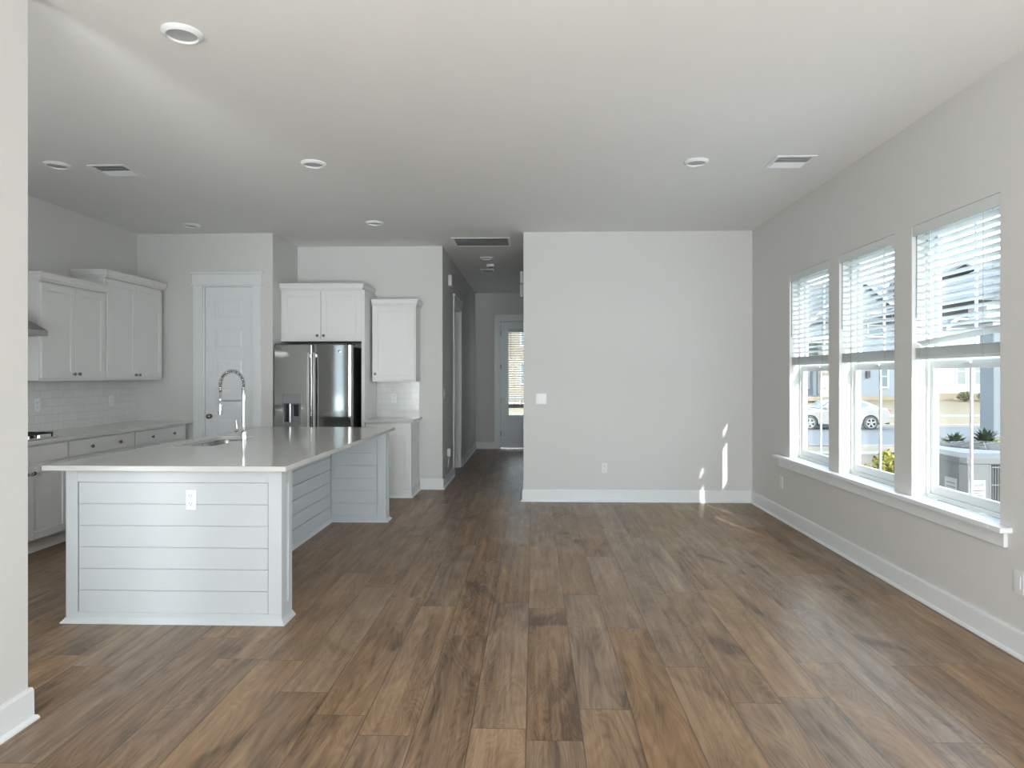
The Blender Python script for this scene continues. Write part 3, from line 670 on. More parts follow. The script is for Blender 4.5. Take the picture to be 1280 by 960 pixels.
# left run: local x runs along world +y, fronts face +x
def pair(w_, za, zb, kz, low=True, m0=0.022):
    c = w_/2
    return [('door', m0, c-0.0015, za, zb, [(c-0.035, kz)]), ('door', c+0.0015, w_-m0, za, zb, [(c+0.035, kz)])]
cabinet('wall_cabinet', 'white shaker wall cabinet next to the range hood, the lower-topped one', (XL, 5.715, 0), Q, 0.905, 0.34, 1.385, 2.25, pair(0.905, 1.41, 2.235, 1.445), 0.075, True, False)
cabinet('wall_cabinet', 'taller white shaker wall cabinet in the corner by the pantry wall', (XL, 6.621, 0), Q, 1.03, 0.34, 1.385, 2.41, pair(1.03, 1.41, 2.395, 1.44), 0.075, True, True)
def drawer_base(w_, n=2):
    c = w_/2
    return [('drawer', 0.012, w_-0.012, 0.735, 0.868, [(w_*0.30, 0.80), (w_*0.73, 0.80)])] + [('door', 0.012, c-0.0015, 0.125, 0.715, [(c-0.04, 0.66)]), ('door', c+0.0015, w_-0.012, 0.125, 0.715, [(c+0.04, 0.66)])]
f = drawer_base(0.93); f[0] = ('drawer', 0.012, 0.918, 0.735, 0.868, [])
f[1] = ('door', 0.012, 0.4635, 0.125, 0.715, [(0.425, 0.655)]); f[2] = ('door', 0.4665, 0.918, 0.125, 0.715, [(0.505, 0.655)])
cabinet('base_cabinet', 'white base cabinet under the gas cooktop with a plain false drawer', (XL, 4.745, 0), Q, 0.93, 0.62, 0, 0.884, f, toe=0.11)
cabinet('base_cabinet', 'white base cabinet left of the cooktop at the near end of the run', (XL, 3.80, 0), Q, 0.944, 0.62, 0, 0.884, drawer_base(0.944), toe=0.11)
cabinet('base_cabinet', 'white base cabinet right of the cooktop with a two-knob drawer', (XL, 5.676, 0), Q, 0.963, 0.62, 0, 0.884, drawer_base(0.963), toe=0.11)
cabinet('base_cabinet', 'white base cabinet against the pantry wall with a two-knob drawer', (XL, 6.64, 0), Q, 1.02, 0.62, 0, 0.884, drawer_base(0.98), toe=0.11)
o = MB().box(XL+0.001, -3.925, 3.78, YP-0.001, 0.8845, 0.914)
tag(o.build('countertop', M['quartz'], None, 0.003), 'long pale quartz countertop along the left kitchen wall', 'countertop')
# refrigerator surround
FC = 0.965
c = cabinet('wall_cabinet', 'wide white two-door cabinet above the refrigerator with tall side panel', (XPA+0.002, YF, 0), 0, FC, 0.60, 1.84, 2.445, [('door', 0.020, FC/2-0.003, 1.865, 2.43, [(FC/2-0.038, 1.905)]), ('door', FC/2+0.003, FC-0.0, 1.865, 2.43, [(FC/2+0.038, 1.905)])], 0.075, False, True)
MB().box(FC+0.001, FC+0.04, -0.60, 0, 0.0, 2.445).build('side_panel', M['cab'], c, 0.001)
cabinet('wall_cabinet', 'narrow single-door white wall cabinet right of the refrigerator', (-1.965, YF, 0), 0, 0.535, 0.345, 1.362, 2.285, [('door', 0.014, 0.521, 1.385, 2.27, [(0.045, 1.455)])], 0.075, False, True)
cabinet('base_cabinet', 'small white base cabinet right of the refrigerator', (-1.985, YF, 0), 0, 0.542, 0.60, 0, 0.884, [('drawer', 0.012, 0.533, 0.735, 0.868, [(0.27, 0.80)]), ('door', 0.012, 0.533, 0.125, 0.715, [(0.05, 0.66)])], toe=0.0, plinth=True)
tag(MB().box(-1.984, -1.405, YF-0.64, YF-0.001, 0.8845, 0.914).build('countertop', M['quartz'], None, 0.003), 'short pale quartz countertop right of the refrigerator', 'countertop')

# ------------------------------------------------------------------ refrigerator
RX0, RX1 = -2.985, -2.082
t = thing('refrigerator', 'dark stainless french-door refrigerator with a water dispenser', 'refrigerator', ((RX0+RX1)/2, 8.12, 0))
rx = (RX0+RX1)/2; ry = 8.12; hw = (RX1-RX0)/2
MB().box(-hw+0.004, hw-0.004, 7.80-ry, 8.50-ry, 0.02, 1.765).build('body', M['black'], t, 0.004)
def curved_front(x0, x1, z0, z1, yf, yb, n=10, bow=0.006):
    """convex front"""
    m = MB(); pts = [(x1, yb), (x0, yb)]
    c = 0; rs = []
    prof = []
    for k in range(n+1):
        x = x0+(x1-x0)*k/n; q = x/hw; e = 0.0
        edge = min(x-x0, x1-x); 
        if edge < 0.012: e = 0.010*(1-edge/0.012)**2
        prof.append((x, yf+bow*q*q+e))
    m.prism(pts + prof, 'z', z0, z1); return m
def dense(x0, x1, z0, z1, yf, yb, bow=0.006):
    m = MB(); prof = [(x1, yb), (x0, yb)]
    xs = [x0, x0+0.003, x0+0.007, x0+0.012] + [x0+0.012+(x1-x0-0.024)*k/14 for k in range(1, 14)] + [x1-0.012, x1-0.007, x1-0.003, x1]
    for x in xs:
        edge = min(x-x0, x1-x); e = 0.010*(1-edge/0.012)**2 if edge < 0.012 else 0
        prof.append((x, yf+bow*(x/hw)**2+e))
    m.prism(prof, 'z', z0, z1); return m
yf, yb = 7.715-ry, 7.795-ry
# left door built around the dispenser niche
dx0, dx1, dz0, dz1 = -2.876-rx, -2.662-rx, 0.88, 1.225
def lerp_front(x): return yf+0.006*(x/hw)**2
m = MB()
def strip(x0, x1, z0, z1, endl=False, endr=False):
    prof = [(x1, yb), (x0, yb)]
    xs = [x0+(x1-x0)*k/8 for k in range(9)]
    if endl: xs = [x0, x0+0.003, x0+0.007, x0+0.012] + [x for x in xs if x > x0+0.013]
    if endr: xs = [x for x in xs if x < x1-0.013] + [x1-0.012, x1-0.007, x1-0.003, x1]
    for x in xs:
        e = 0
        if endl and x-x0 < 0.012: e = 0.010*(1-(x-x0)/0.012)**2
        if endr and x1-x < 0.012: e = 0.010*(1-(x1-x)/0.012)**2
        prof.append((x, lerp_front(x)+e))
    m.prism(prof, 'z', z0, z1)
strip(-hw, dx0, 0.72, 1.785, True, False); strip(dx1, -0.003, 0.72, 1.785, False, True)
strip(dx0, dx1, 0.72, dz0); strip(dx0, dx1, dz1, 1.785)
ld = m.build('door', M['steel'], t, 0, True)
m = MB(); m.prism([(0.003+0, yb)][:0] or [(hw, yb), (0.003, yb)] + [(x, lerp_front(x)+(0.010*(1-(x-0.003)/0.012)**2 if x < 0.015 else 0)+(0.010*(1-(hw-x)/0.012)**2 if x > hw-0.012 else 0)) for x in [0.003, 0.006, 0.010, 0.015]+[0.015+(hw-0.027)*k/14 for k in range(1, 14)]+[hw-0.012, hw-0.007, hw-0.003, hw]], 'z', 0.72, 1.785)
rd = m.build('door', M['steel'], t, 0, True)
m = MB(); m.prism([(hw, yb), (-hw, yb)] + [(x, lerp_front(x)) for x in [-hw+2*hw*k/24 for k in range(25)]], 'z', 0.06, 0.705)
dr = m.build('freezer_drawer', M['steel'], t, 0, True)
MB().box(-hw+0.02, hw-0.02, 7.83-ry, 8.4-ry, 0.0, 0.05).build('foot_grille', M['black'], t)
MB().box(-hw, -hw+0.06, yb-0.05, yb+0.08, 1.787, 1.80).build('hinge_cover', M['black'], t, 0.004)
MB().box(hw-0.06, hw, yb-0.05, yb+0.08, 1.787, 1.80).build('hinge_cover', M['black'], t, 0.004)
def handle(x, z0, z1, parent):
    m = MB(); y = yf-0.045
    prof = []; N = 18
    for k in range(N+1):
        z = z0+(z1-z0)*k/N; b = 0.012*math.sin(PI*k/N)
        prof.append([(x-0.017, y-b+0.004, z), (x-0.011, y-b-0.004, z), (x+0.011, y-b-0.004, z), (x+0.017, y-b+0.004, z), (x+0.014, y-b+0.012, z), (x-0.014, y-b+0.012, z)])
    m.rings(prof)
    m.box(x-0.012, x+0.012, y+0.008, yf+0.002, z1-0.05, z1-0.015).box(x-0.012, x+0.012, y+0.008, yf+0.002, z0+0.015, z0+0.05)
    m.build('handle', M['steelb'], parent, 0, True)
handle(-0.034, 0.80, 1.695, ld); handle(0.034, 0.80, 1.695, rd)
m = MB().tube([(-0.36, yf-0.045, 0.65), (0.36, yf-0.045, 0.65)], 0.013, 12).box(-0.34, -0.32, yf-0.045, yf+0.02, 0.64, 0.66).box(0.32, 0.34, yf-0.045, yf+0.02, 0.64, 0.66); m.build('handle', M['steelb'], dr, 0, True)
# dispenser
ds = MB().box(dx0, dx1, yf+0.06, yf+0.075, dz0, dz1).box(dx0, dx0+0.012, yf, yf+0.06, dz0, dz1).box(dx1-0.012, dx1, yf, yf+0.06, dz0, dz1).box(dx0+0.012, dx1-0.012, yf, yf+0.06, dz0, dz0+0.015)
ds = ds.build('dispenser', M['grey'], ld, 0.002)
MB().box(dx0+0.001, dx1-0.001, yf-0.004, yf+0.06, dz1-0.115, dz1).build('control_panel', M['grey'], ds, 0.003)
MB().box(dx0+0.02, dx0+0.055, yf+0.045, yf+0.06, dz0+0.02, dz1-0.12).build('recess', M['black'], ds)
MB().tube([(dx0+0.075, yf+0.03, dz0+0.02), (dx0+0.075, yf+0.03, dz1-0.115)], 0.016, 12).build('spout', M['steelb'], ds, 0, True)
MB().box(dx0+0.115, dx0+0.165, yf+0.03, yf+0.045, dz1-0.26, dz1-0.125).build('paddle', M['black'], ds, 0.004)
# round badge on the right door
bxx, bz = -2.225-rx, 1.71
bd = MB().lathe([(0.001, 0), (0.019, 0), (0.019, -0.003), (0.0165, -0.004), (0.001, -0.004)], (bxx, lerp_front(bxx)+0.001, bz), 'y', 28).build('badge', M['steelb'], rd, 0, True)
m = MB()
for a in (0, PI): m.tube([(bxx+0.006*math.cos(a)+0.005*math.cos(a+q), lerp_front(bxx)-0.0035, bz+0.008*math.sin(q)) for q in [k*PI/6 for k in range(10)]], 0.0011, 6)
m.build('emblem', M['nickel'], bd)

# ------------------------------------------------------------------ range hood, cooktop
t = thing('range_hood', 'stainless pyramid range hood above the cooktop', 'range hood', (XL, 5.11, 1.76))
m = MB(); hy = 0.455; hd_ = 0.52
m.rings([[(0, -hy, 0), (hd_, -hy, 0), (hd_, hy, 0), (0, hy, 0)], [(0, -hy, 0.045), (hd_, -hy, 0.045), (hd_, hy, 0.045), (0, hy, 0.045)], [(0, -0.15, 0.27), (0.28, -0.15, 0.27), (0.28, 0.15, 0.27), (0, 0.15, 0.27)]])
m.build('canopy', M['hood'], t, 0.002)
MB().box(0, 0.27, -0.145, 0.145, 0.2705, CZ-1.76).build('chimney', M['hood'], t, 0.002)
MB().box(0.06, 0.46, -0.40, 0.40, -0.006, 0).build('filter', M['steelb'], t)
t = thing('gas_cooktop', 'black gas cooktop with cast-iron grates on the left countertop', 'cooktop', (-4.24, 5.14, 0.914))
MB().box(-0.25, 0.25, -0.455, 0.455, 0.0005, 0.010).build('steel_tray', M['steelb'], t, 0.003)
for k in range(3):
    y0 = -0.44+k*0.295; m = MB()
    for yy in (y0, y0+0.095, y0+0.185, y0+0.275): m.box(-0.235, 0.215, yy, yy+0.011, 0.034, 0.046)
    for xx in (-0.235, -0.13, -0.02, 0.09, 0.204): m.box(xx, xx+0.011, y0, y0+0.286, 0.034, 0.046)
    for xx in (-0.235, 0.204):
        for yy in (y0, y0+0.275): m.box(xx, xx+0.011, yy, yy+0.011, 0.010, 0.034)
    m.build('grate', M['iron'], t, 0.002)
for (xx, yy, rr) in ((-0.12, -0.30, 0.04), (0.10, -0.30, 0.05), (-0.02, 0, 0.06), (-0.12, 0.30, 0.045), (0.10, 0.30, 0.035)):
    MB().lathe([(0.001, 0.010), (rr+0.012, 0.010), (rr+0.008, 0.018), (rr, 0.022), (rr, 0.029), (rr-0.006, 0.031), (0.001, 0.031)], (xx, yy, 0)).build('burner', M['iron'], t, 0, True)
for k in range(5):
    MB().lathe([(0.001, 0.010), (0.019, 0.010), (0.017, 0.034), (0.001, 0.036)], (0.232, -0.24+0.12*k, 0)).build('control_knob', M['chrome'], t, 0, True)

# ------------------------------------------------------------------ ceiling fixtures
def downlight(label, x, y):
    t = thing('recessed_light', label, 'ceiling light', (x, y, CZ), 0, 'recessed ceiling lights')
    MB().rings([[(r_*math.cos(a), r_*math.sin(a), z) for a in [2*PI*k/36 for k in range(36)]] for r_, z in ((0.094, 0.0), (0.096, -0.005), (0.091, -0.011), (0.074, -0.020), (0.071, -0.018), (0.069, -0.006))], caps=False).build('trim_ring', M['trim'], t, 0, True)
    MB().lathe([(0.001, -0.006), (0.0695, -0.006), (0.0695, -0.009), (0.001, -0.010)]).build('lens', M['lens'], t, 0, True)
    return t
d0 = downlight('recessed ceiling light nearest the camera, above the island front', -1.685, 3.21)
for lab, x, y in (('recessed ceiling light left of the ceiling vent over the kitchen aisle', -3.70, 5.17), ('recessed ceiling light above the middle of the island', -1.70, 5.20),
                  ('recessed ceiling light in front of the pantry door', -3.72, 7.27), ('recessed ceiling light in front of the narrow wall cabinet', -1.70, 7.22),
                  ('recessed ceiling light on the living side near the window wall', 1.245, 5.25), ('recessed ceiling light in the hall beyond the return grille', -0.65, 9.40)):
    c = copy_tree(d0); c.location = (x, y, CZ); c['label'] = lab
def vent(name, label, x, y, w_, d, n, rz=0, split=False, dark='duct'):
    t = thing(name, label, 'air vent', (x, y, CZ), rz); b = 0.028
    m = MB(); e = 0.008
    for (a0, a1, c0, c1) in ((-w_/2, w_/2, -d/2, -d/2+b), (-w_/2, w_/2, d/2-b, d/2), (-w_/2, -w_/2+b, -d/2+b, d/2-b), (w_/2-b, w_/2, -d/2+b, d/2-b)): m.box(a0, a1, c0, c1, -e, 0)
    m.build('frame', M['trim'], t, 0.003)
    MB().box(-w_/2+b, w_/2-b, -d/2+b, d/2-b, -0.0015, -0.0003).build('duct_shadow_sheet', M[dark], t)  # flat sheet, the shade inside the duct put into its colour
    for k in range(n):
        yc = -d/2+b+(d-2*b)*(k+0.5)/n; s = (d-2*b)/n*0.30; sg = -1 if (not split or k < n/2) else 1
        MB().rings([[(xx, yc-s, -0.003 if sg > 0 else -0.011), (xx, yc-s, -0.0045 if sg > 0 else -0.0125), (xx, yc+s, -0.0125 if sg > 0 else -0.0045), (xx, yc+s, -0.011 if sg > 0 else -0.003)] for xx in (-w_/2+b, w_/2-b)]).build('louvre', M['trim'], t)
    return t
vent('ceiling_vent', 'white ceiling vent over the kitchen aisle at the left', -3.33, 5.33, 0.30, 0.30, 8, 0, True)
vent('ceiling_vent', 'white ceiling vent near the window wall', 1.965, 5.28, 0.30, 0.30, 8, 0, True, 'ventgrey')
vent('ceiling_vent', 'small dark ceiling vent far down the hall', -0.72, 10.55, 0.22, 0.30, 5, 0)
vent('return_grille', 'large rectangular return-air grille in the ceiling at the hall entrance', -0.63, 8.30, 0.70, 0.52, 8, 0)
t = thing('smoke_detector', 'small round smoke detector on the hall ceiling', 'smoke detector', (-0.63, 9.98, CZ))
MB().lathe([(0.001, 0), (0.065, 0), (0.065, -0.02), (0.055, -0.036), (0.001, -0.038)]).build('housing', M['plastic'], t, 0, True)
MB().lathe([(0.001, -0.038), (0.03, -0.038), (0.028, -0.042), (0.001, -0.043)]).build('sensor_grille', M['slot'], t, 0, True)

# ------------------------------------------------------------------ blinds
def blind(label, y0, y1, zt, zb, slack=0.0, xw=2.512, name='window_blind', loc=None, rz=0):
    """local x along the window, local -y into the room"""
    wd = y1-y0-0.012; t = thing(name, label, 'window blind', loc, rz)
    h = wd/2
    MB().box(-h, h, -0.030, 0.028, -0.045, 0).build('headrail', M['blind'], t, 0.002)
    MB().box(-h-0.002, h+0.002, -0.040, -0.031, -0.068, 0.0).build('valance', M['blind'], t, 0.002)
    bot = zb-zt; pitch = 0.0445; n = int((-0.085-(bot+0.085))/pitch)+1
    me = None
    flat = MB().prism([(-0.0245, 0), (-0.012, 0.0018), (0.012, 0.0018), (0.0245, 0), (0.0245, 0.003), (0.012, 0.0045), (-0.012, 0.0045), (-0.0245, 0.003)], 'x', -h, h).build('slat', M['blind'], t)
    flat.location = (0, 0, bot-0.012+0.020+9*0.0058)
    ta = R(15)
    for k in range(n):
        z = -0.085-k*pitch
        if me is None:
            m = MB(); c_, s_ = math.cos(ta), math.sin(ta); hw_ = 0.0245
            prof = []
            for q in range(7):
                u = -hw_+2*hw_*q/6; cr_ = 0.0022*(1-(u/hw_)**2)
                prof.append((u*c_, -u*s_+cr_+0.0012))
            for q in range(6, -1, -1):
                u = -hw_+2*hw_*q/6; cr_ = 0.0022*(1-(u/hw_)**2)
                prof.append((u*c_, -u*s_+cr_-0.0012))
            m.prism(prof, 'x', -h, h); o = m.build('slat', M['blind'], t); me = o.data
        else:
            o = bpy.data.objects.new('slat', me); C.objects.link(o); o.parent = t
        o.location = (0, 0, z)
        if slack and k == n-1: o.rotation_euler = (R(-20), slack*0.75, 0); o.location.z += 0.012
    zr = bot-0.012
    o = MB().box(-h, h, -0.025, 0.025, -0.009, 0.009).build('bottom_rail', M['blind'], t, 0.003); o.location = (0, 0, zr+0.009)
    mz = zr+0.020
    for k in range(9):
        o = bpy.data.objects.new('slat', flat.data); C.objects.link(o); o.parent = t; o.location = (0, 0, mz+k*0.0058)
    m = MB()
    for xx in (-h*0.62, h*0.62):
        for yy in (-0.026, 0.026): m.box(xx-0.0012, xx+0.0012, yy-0.0008, yy+0.0008, zr, -0.045)
    m.build('ladder_cord', M['cord'], t)
    sx = h-0.05
    MB().tube([(-sx, -0.044, -0.07), (-sx, -0.046, -0.60)], 0.0045, 8).build('tilt_wand', M['wand'], t, 0, True)
    return t
# rz -90: local x -> world -y ; local -y -> world -x (into the room)
for i, (y0, y1) in enumerate(WIN):
    lab = ['half-raised white slat blind with a crooked bottom rail in the window nearest the camera', 'half-raised white slat blind in the middle window', 'half-raised white slat blind in the window nearest the end wall'][i]
    blind(lab, y0, y1, ZT, 1.545, R(-4.5) if i == 0 else 0, loc=(2.512, (y0+y1)/2, ZT-0.001), rz=R(-90))
o = blind('narrow white slat blind over the glass of the front door', gx0, gx1, 2.34, 0.80, 0, loc=((gx0+gx1)/2, YE-0.055, gz1+0.0), rz=0)

# ------------------------------------------------------------------ outdoors
def gz(y):
    pts = [(-12, -0.15), (6, -0.15), (12, -0.40), (21, -0.85), (24, -0.98), (34, -1.05), (36, -0.95), (50, -0.25), (90, 0.0)]
    for (a, za), (b, zb) in zip(pts, pts[1:]):
        if y <= b: return za+(zb-za)*(y-a)/(b-a)
    return 0.0
def ground_strip(name, label, m_, ys, x0=-40, x1=90, dz=0.0, th=0.3):
    rs = []
    for y in ys: rs.append([(x0, y, gz(y)+dz), (x1, y, gz(y)+dz), (x1, y, gz(y)+dz-th), (x0, y, gz(y)+dz-th)])
    return struct(MB().rings(rs).build(name, m_), label)
ground_strip('ground', 'pine straw bed outside the windows', M['mulch'], [-12, 6, 12, 19.6])
ground_strip('sidewalk', 'pale sidewalk along the street', M['concrete'], [19.6, 20.9], dz=0.01)
ground_strip('verge', 'strip of dry grass by the street', M['drygrass'], [20.9, 23.6])
ground_strip('curb_near', None, M['concrete'], [23.6, 23.9], dz=0.05)
ground_strip('road', 'grey asphalt street', M['asphalt'], [23.9, 34.3], dz=-0.02)
ground_strip('curb_far', None, M['concrete'], [34.3, 34.6], dz=0.08)
ground_strip('lawn', 'tan dry lawn across the street', M['drygrass'], [34.6, 36, 38.5])
ground_strip('sidewalk', 'far sidewalk across the street', M['concrete'], [38.5, 39.8], dz=0.02)
ground_strip('lawn', 'tan dry lawn in front of the far houses', M['drygrass'], [39.8, 50, 90])

M['slab'] = mat('pale_bounce_slab', (0.75, 0.76, 0.77), 0.85, noise=0.05, scale=3)  # reflector added out of view, throws daylight up to the ceiling
struct(MB().box(2.64, 7.5, -3.5, 4.6, -0.16, -0.06).build('bounce_slab', M['slab'], None, 0.01), 'unseen pale slab added below the windows to bounce daylight')
# --- houses across the street
def hwin(parent, x0, x1, z0, z1, y, m_='ext_glass', mull=True):
    o = MB().box(x0-0.1, x1+0.1, y-0.06, y, z0-0.1, z0).box(x0-0.1, x1+0.1, y-0.06, y, z1, z1+0.12).box(x0-0.1, x0, y-0.06, y, z0, z1).box(x1, x1+0.1, y-0.06, y, z0, z1)
    if mull: o.box(x0, x1, y-0.05, y, (z0+z1)/2-0.03, (z0+z1)/2+0.03)
    o = o.build('window', M['ext_trim'], parent); MB().box(x0, x1, y-0.03, y, z0, z1).build('pane', M[m_], o); return o
def gable(m, x0, x1, z, zp, y0, y1): m.prism([(x0, z), (x1, z), ((x0+x1)/2, zp)], 'y', y0, y1)
def roof_gable(x0, x1, z, zp, y0, y1, th=0.18, oh=0.4):
    m = MB(); xm = (x0+x1)/2; k = (zp-z)/(xm-x0)
    m.prism([(x0-oh, z-oh*k), (xm, zp), (xm, zp+th), (x0-oh, z-oh*k+th)], 'y', y0-oh, y1); m.prism([(xm, zp), (x1+oh, z-oh*k), (x1+oh, z-oh*k+th), (xm, zp+th)], 'y', y0-oh, y1); return m
def rake(x0, x1, z, zp, y, oh=0.4, h=0.26):
    m = MB(); xm = (x0+x1)/2; k = (zp-z)/(xm-x0)
    m.prism([(x0-oh, z-oh*k-h), (xm, zp-h), (xm, zp+0.05), (x0-oh, z-oh*k+0.05)], 'y', y-0.08, y); m.prism([(xm, zp-h), (x1+oh, z-oh*k-h), (x1+oh, z-oh*k+0.05), (xm, zp+0.05)], 'y', y-0.08, y); return m
hA = thing('house', 'white two-storey house across the street, right of the car', 'house', (29, 50, -0.25))
def P_(m, *a): m.box(*a); return m
m = MB().box(0, 14, 0, 10, 0.5, 5.6); gable(m, 0.9, 9.1, 5.6, 9.3, -0.02, 6); m.build('wall', M['siding_w'], hA)
MB().box(-0.05, 14.05, -0.05, 10.05, 0, 0.5).build('foundation', M['foundation'], hA)
roof_gable(0.9, 9.1, 5.6, 9.3, 0, 8).build('roof', M['roof'], hA)
MB().prism([(-0.5, 5.4), (10.5, 5.4), (5, 9.6)], 'x', -0.4, 14.4).build('roof', M['roof'], hA)
rake(0.9, 9.1, 5.6, 9.3, -0.40).build('fascia', M['ext_trim'], hA)
for (a, b) in ((1.5, 2.05), (2.75, 3.3), (5.6, 6.3)): hwin(hA, a, b, 1.15, 3.0, 0, 'ext_blind')
for (a, b) in ((3.2, 4.4), (5.2, 6.4)): hwin(hA, a, b, 5.2, 6.6, -0.02)
# dormer with a band of windows behind
m = MB().box(1.4, 6.0, 3.2, 7, 7.2, 8.9); m.build('dormer', M['siding_g'], hA)
for (a, b) in ((1.6, 3.0), (3.3, 4.6)): hwin(hA, a, b, 7.8, 8.7, 3.2, mull=False)
roof_gable(1.2, 6.2, 8.9, 10.2, 3.0, 7).build('roof', M['roof'], hA)

hB = thing('house', 'blue-grey house with a stone porch column across the street, behind the car', 'house', (17, 50, -0.25))
m = MB().box(0, 10.4, 0, 10, 0.3, 5.8); gable(m, 3.0, 10.0, 5.8, 8.9, -0.02, 6); m.build('wall', M['siding_b'], hB)
MB().box(-0.05, 10.45, -0.05, 10.05, 0, 0.3).build('foundation', M['foundation'], hB)
roof_gable(3.0, 10.0, 5.8, 8.9, 0, 7).build('roof', M['roof'], hB)
MB().prism([(-0.5, 5.6), (10.5, 5.6), (5, 9.0)], 'x', -0.4, 10.6).build('roof', M['roof'], hB)
rake(3.0, 10.0, 5.8, 8.9, -0.40).build('fascia', M['ext_trim'], hB)
hwin(hB, 8.1, 8.55, 0.95, 2.45, 0); hwin(hB, 5.0, 6.2, 4.6, 6.2, -0.02); hwin(hB, 7.2, 8.2, 4.6, 6.2, -0.02)
hwin(hB, 2.2, 2.9, 0.9, 2.6, 0)
MB().box(7.0, 7.25, -0.25, 0, 1.6, 2.1).build('wall_lantern', M['black'], hB, 0.03)
MB().box(2.9, 3.7, -2.4, -1.7, 0, 4.0).build('porch_column', M['stone'], hB, 0.02)
MB().box(4.1, 4.9, -2.4, -1.7, 0, 4.0).build('porch_column', M['ext_trim'], hB, 0.02)
MB().box(1.8, 5.2, -2.6, -0.02, 4.0, 4.5).build('porch_roof', M['ext_trim'], hB, 0.02)
MB().box(1.8, 5.2, -2.5, 0, 0, 0.3).build('porch_deck', M['foundation'], hB)

hC = thing('house', 'pale house further left across the street, seen past the front of the car', 'house', (3, 52, -0.2))
m = MB().box(0, 12, 0, 9, 0.3, 5.8); gable(m, 1, 9, 5.8, 9.2, -0.02, 6); m.build('wall', M['siding_w'], hC)
MB().box(-0.05, 12.05, -0.05, 9.05, 0, 0.3).build('foundation', M['foundation'], hC)
MB().prism([(-0.5, 5.6), (9.5, 5.6), (4.5, 9.0)], 'x', -0.4, 12.4).build('roof', M['roof'], hC)
roof_gable(1, 9, 5.8, 9.2, 0, 7).build('roof', M['roof'], hC)
for (a, b) in ((1.5, 2.4), (4, 4.9), (7, 7.9), (9.8, 10.7)): hwin(hC, a, b, 1.2, 2.8, 0)
for (a, b) in ((2.5, 3.5), (6.3, 7.3)): hwin(hC, a, b, 4.4, 6.0, -0.02)

hD = thing('house', 'tan house across the street, seen through the front door glass', 'house', (-11.5, 50, -0.25))
MB().box(0, 12.5, 0, 10, 0.3, 6.2).build('wall', M['foundation'], hD); MB().box(-0.05, 12.55, -0.05, 10.05, 0, 0.3).build('foundation', M['concrete'], hD)
MB().prism([(-0.5, 6.0), (10.5, 6.0), (5, 9.2)], 'x', -0.4, 12.9).build('roof', M['roof'], hD)
for (a, b) in ((2, 3), (5, 6), (8.2, 9.1), (10.6, 11.5)):
    hwin(hD, a, b, 1.2, 2.7, 0); hwin(hD, a, b, 4.0, 5.4, 0)
# --- neighbour's porch column
pc = thing('porch', 'neighbouring porch corner with a square blue-grey column beyond the condenser', 'porch', (8.16, 12.0, gz(12)))
MB().box(-0.34, 0.02, -0.18, 0.18, 0.0, 2.75).build('column', M['siding_g'], pc, 0.01)
MB().box(-0.38, 0.06, -0.22, 0.22, 0.0, 0.18).box(-0.38, 0.06, -0.22, 0.22, 2.6, 2.75).build('column_trim', M['ext_trim'], pc, 0.01)
MB().box(-0.5, 5.0, -0.25, 0.25, 2.75, 3.1).build('beam', M['ext_trim'], pc, 0.01)
MB().prism([(-0.8, 3.1), (5.2, 3.1), (2.2, 4.5)], 'y', -0.4, 3.0).build('roof', M['roof'], pc)
MB().box(4.6, 4.96, -0.18, 0.18, 0.0, 2.75).build('column', M['siding_g'], pc, 0.01)
MB().box(-0.4, 5.2, -0.25, 3.0, -0.1, 0.0).build('porch_deck', M['concrete'], pc)

# --- air conditioning condenser
ax0, ay0, aw, ah = 3.15, 5.10, 0.85, 0.85
t = thing('condenser_unit', 'grey outdoor air conditioning condenser with labels outside the nearest window', 'air conditioner', (ax0+aw/2, ay0+aw/2, -0.10))
h = aw/2; ch = 0.035
def oct_(s=0.0, z=0.0):
    a = h+s; c_ = ch
    return [(-a+c_, -a, z), (a-c_, -a, z), (a, -a+c_, z), (a, a-c_, z), (a-c_, a, z), (-a+c_, a, z), (-a, a-c_, z), (-a, -a+c_, z)]
MB().box(-h-0.05, h+0.05, -h-0.05, h+0.05, 0, 0.07).build('pad', M['concrete'], t, 0.01)
MB().rings([oct_(-0.04, 0.13), oct_(-0.04, 0.88)]).build('coil', M['hvacd'], t)
m = MB().rings([oct_(0, 0.07), oct_(0, 0.14)]).rings([oct_(0.0, 0.875), oct_(0.008, 0.88), oct_(0.008, 0.925), oct_(-0.03, 0.955), oct_(-0.11, 0.968)])
for sx in (-1, 1):
    for sy in (-1, 1):
        if (sx, sy) != (-1, -1): m.box(sx*h-0.02 if sx > 0 else -h, sx*h if sx > 0 else -h+0.02, sy*(h-ch)-0.02, sy*(h-ch)+0.02, 0.14, 0.88)
m.box(-h+0.19, -h+0.21, -h, -h+0.03, 0.14, 0.88)
m.build('cabinet', M['hvac'], t, 0.004)
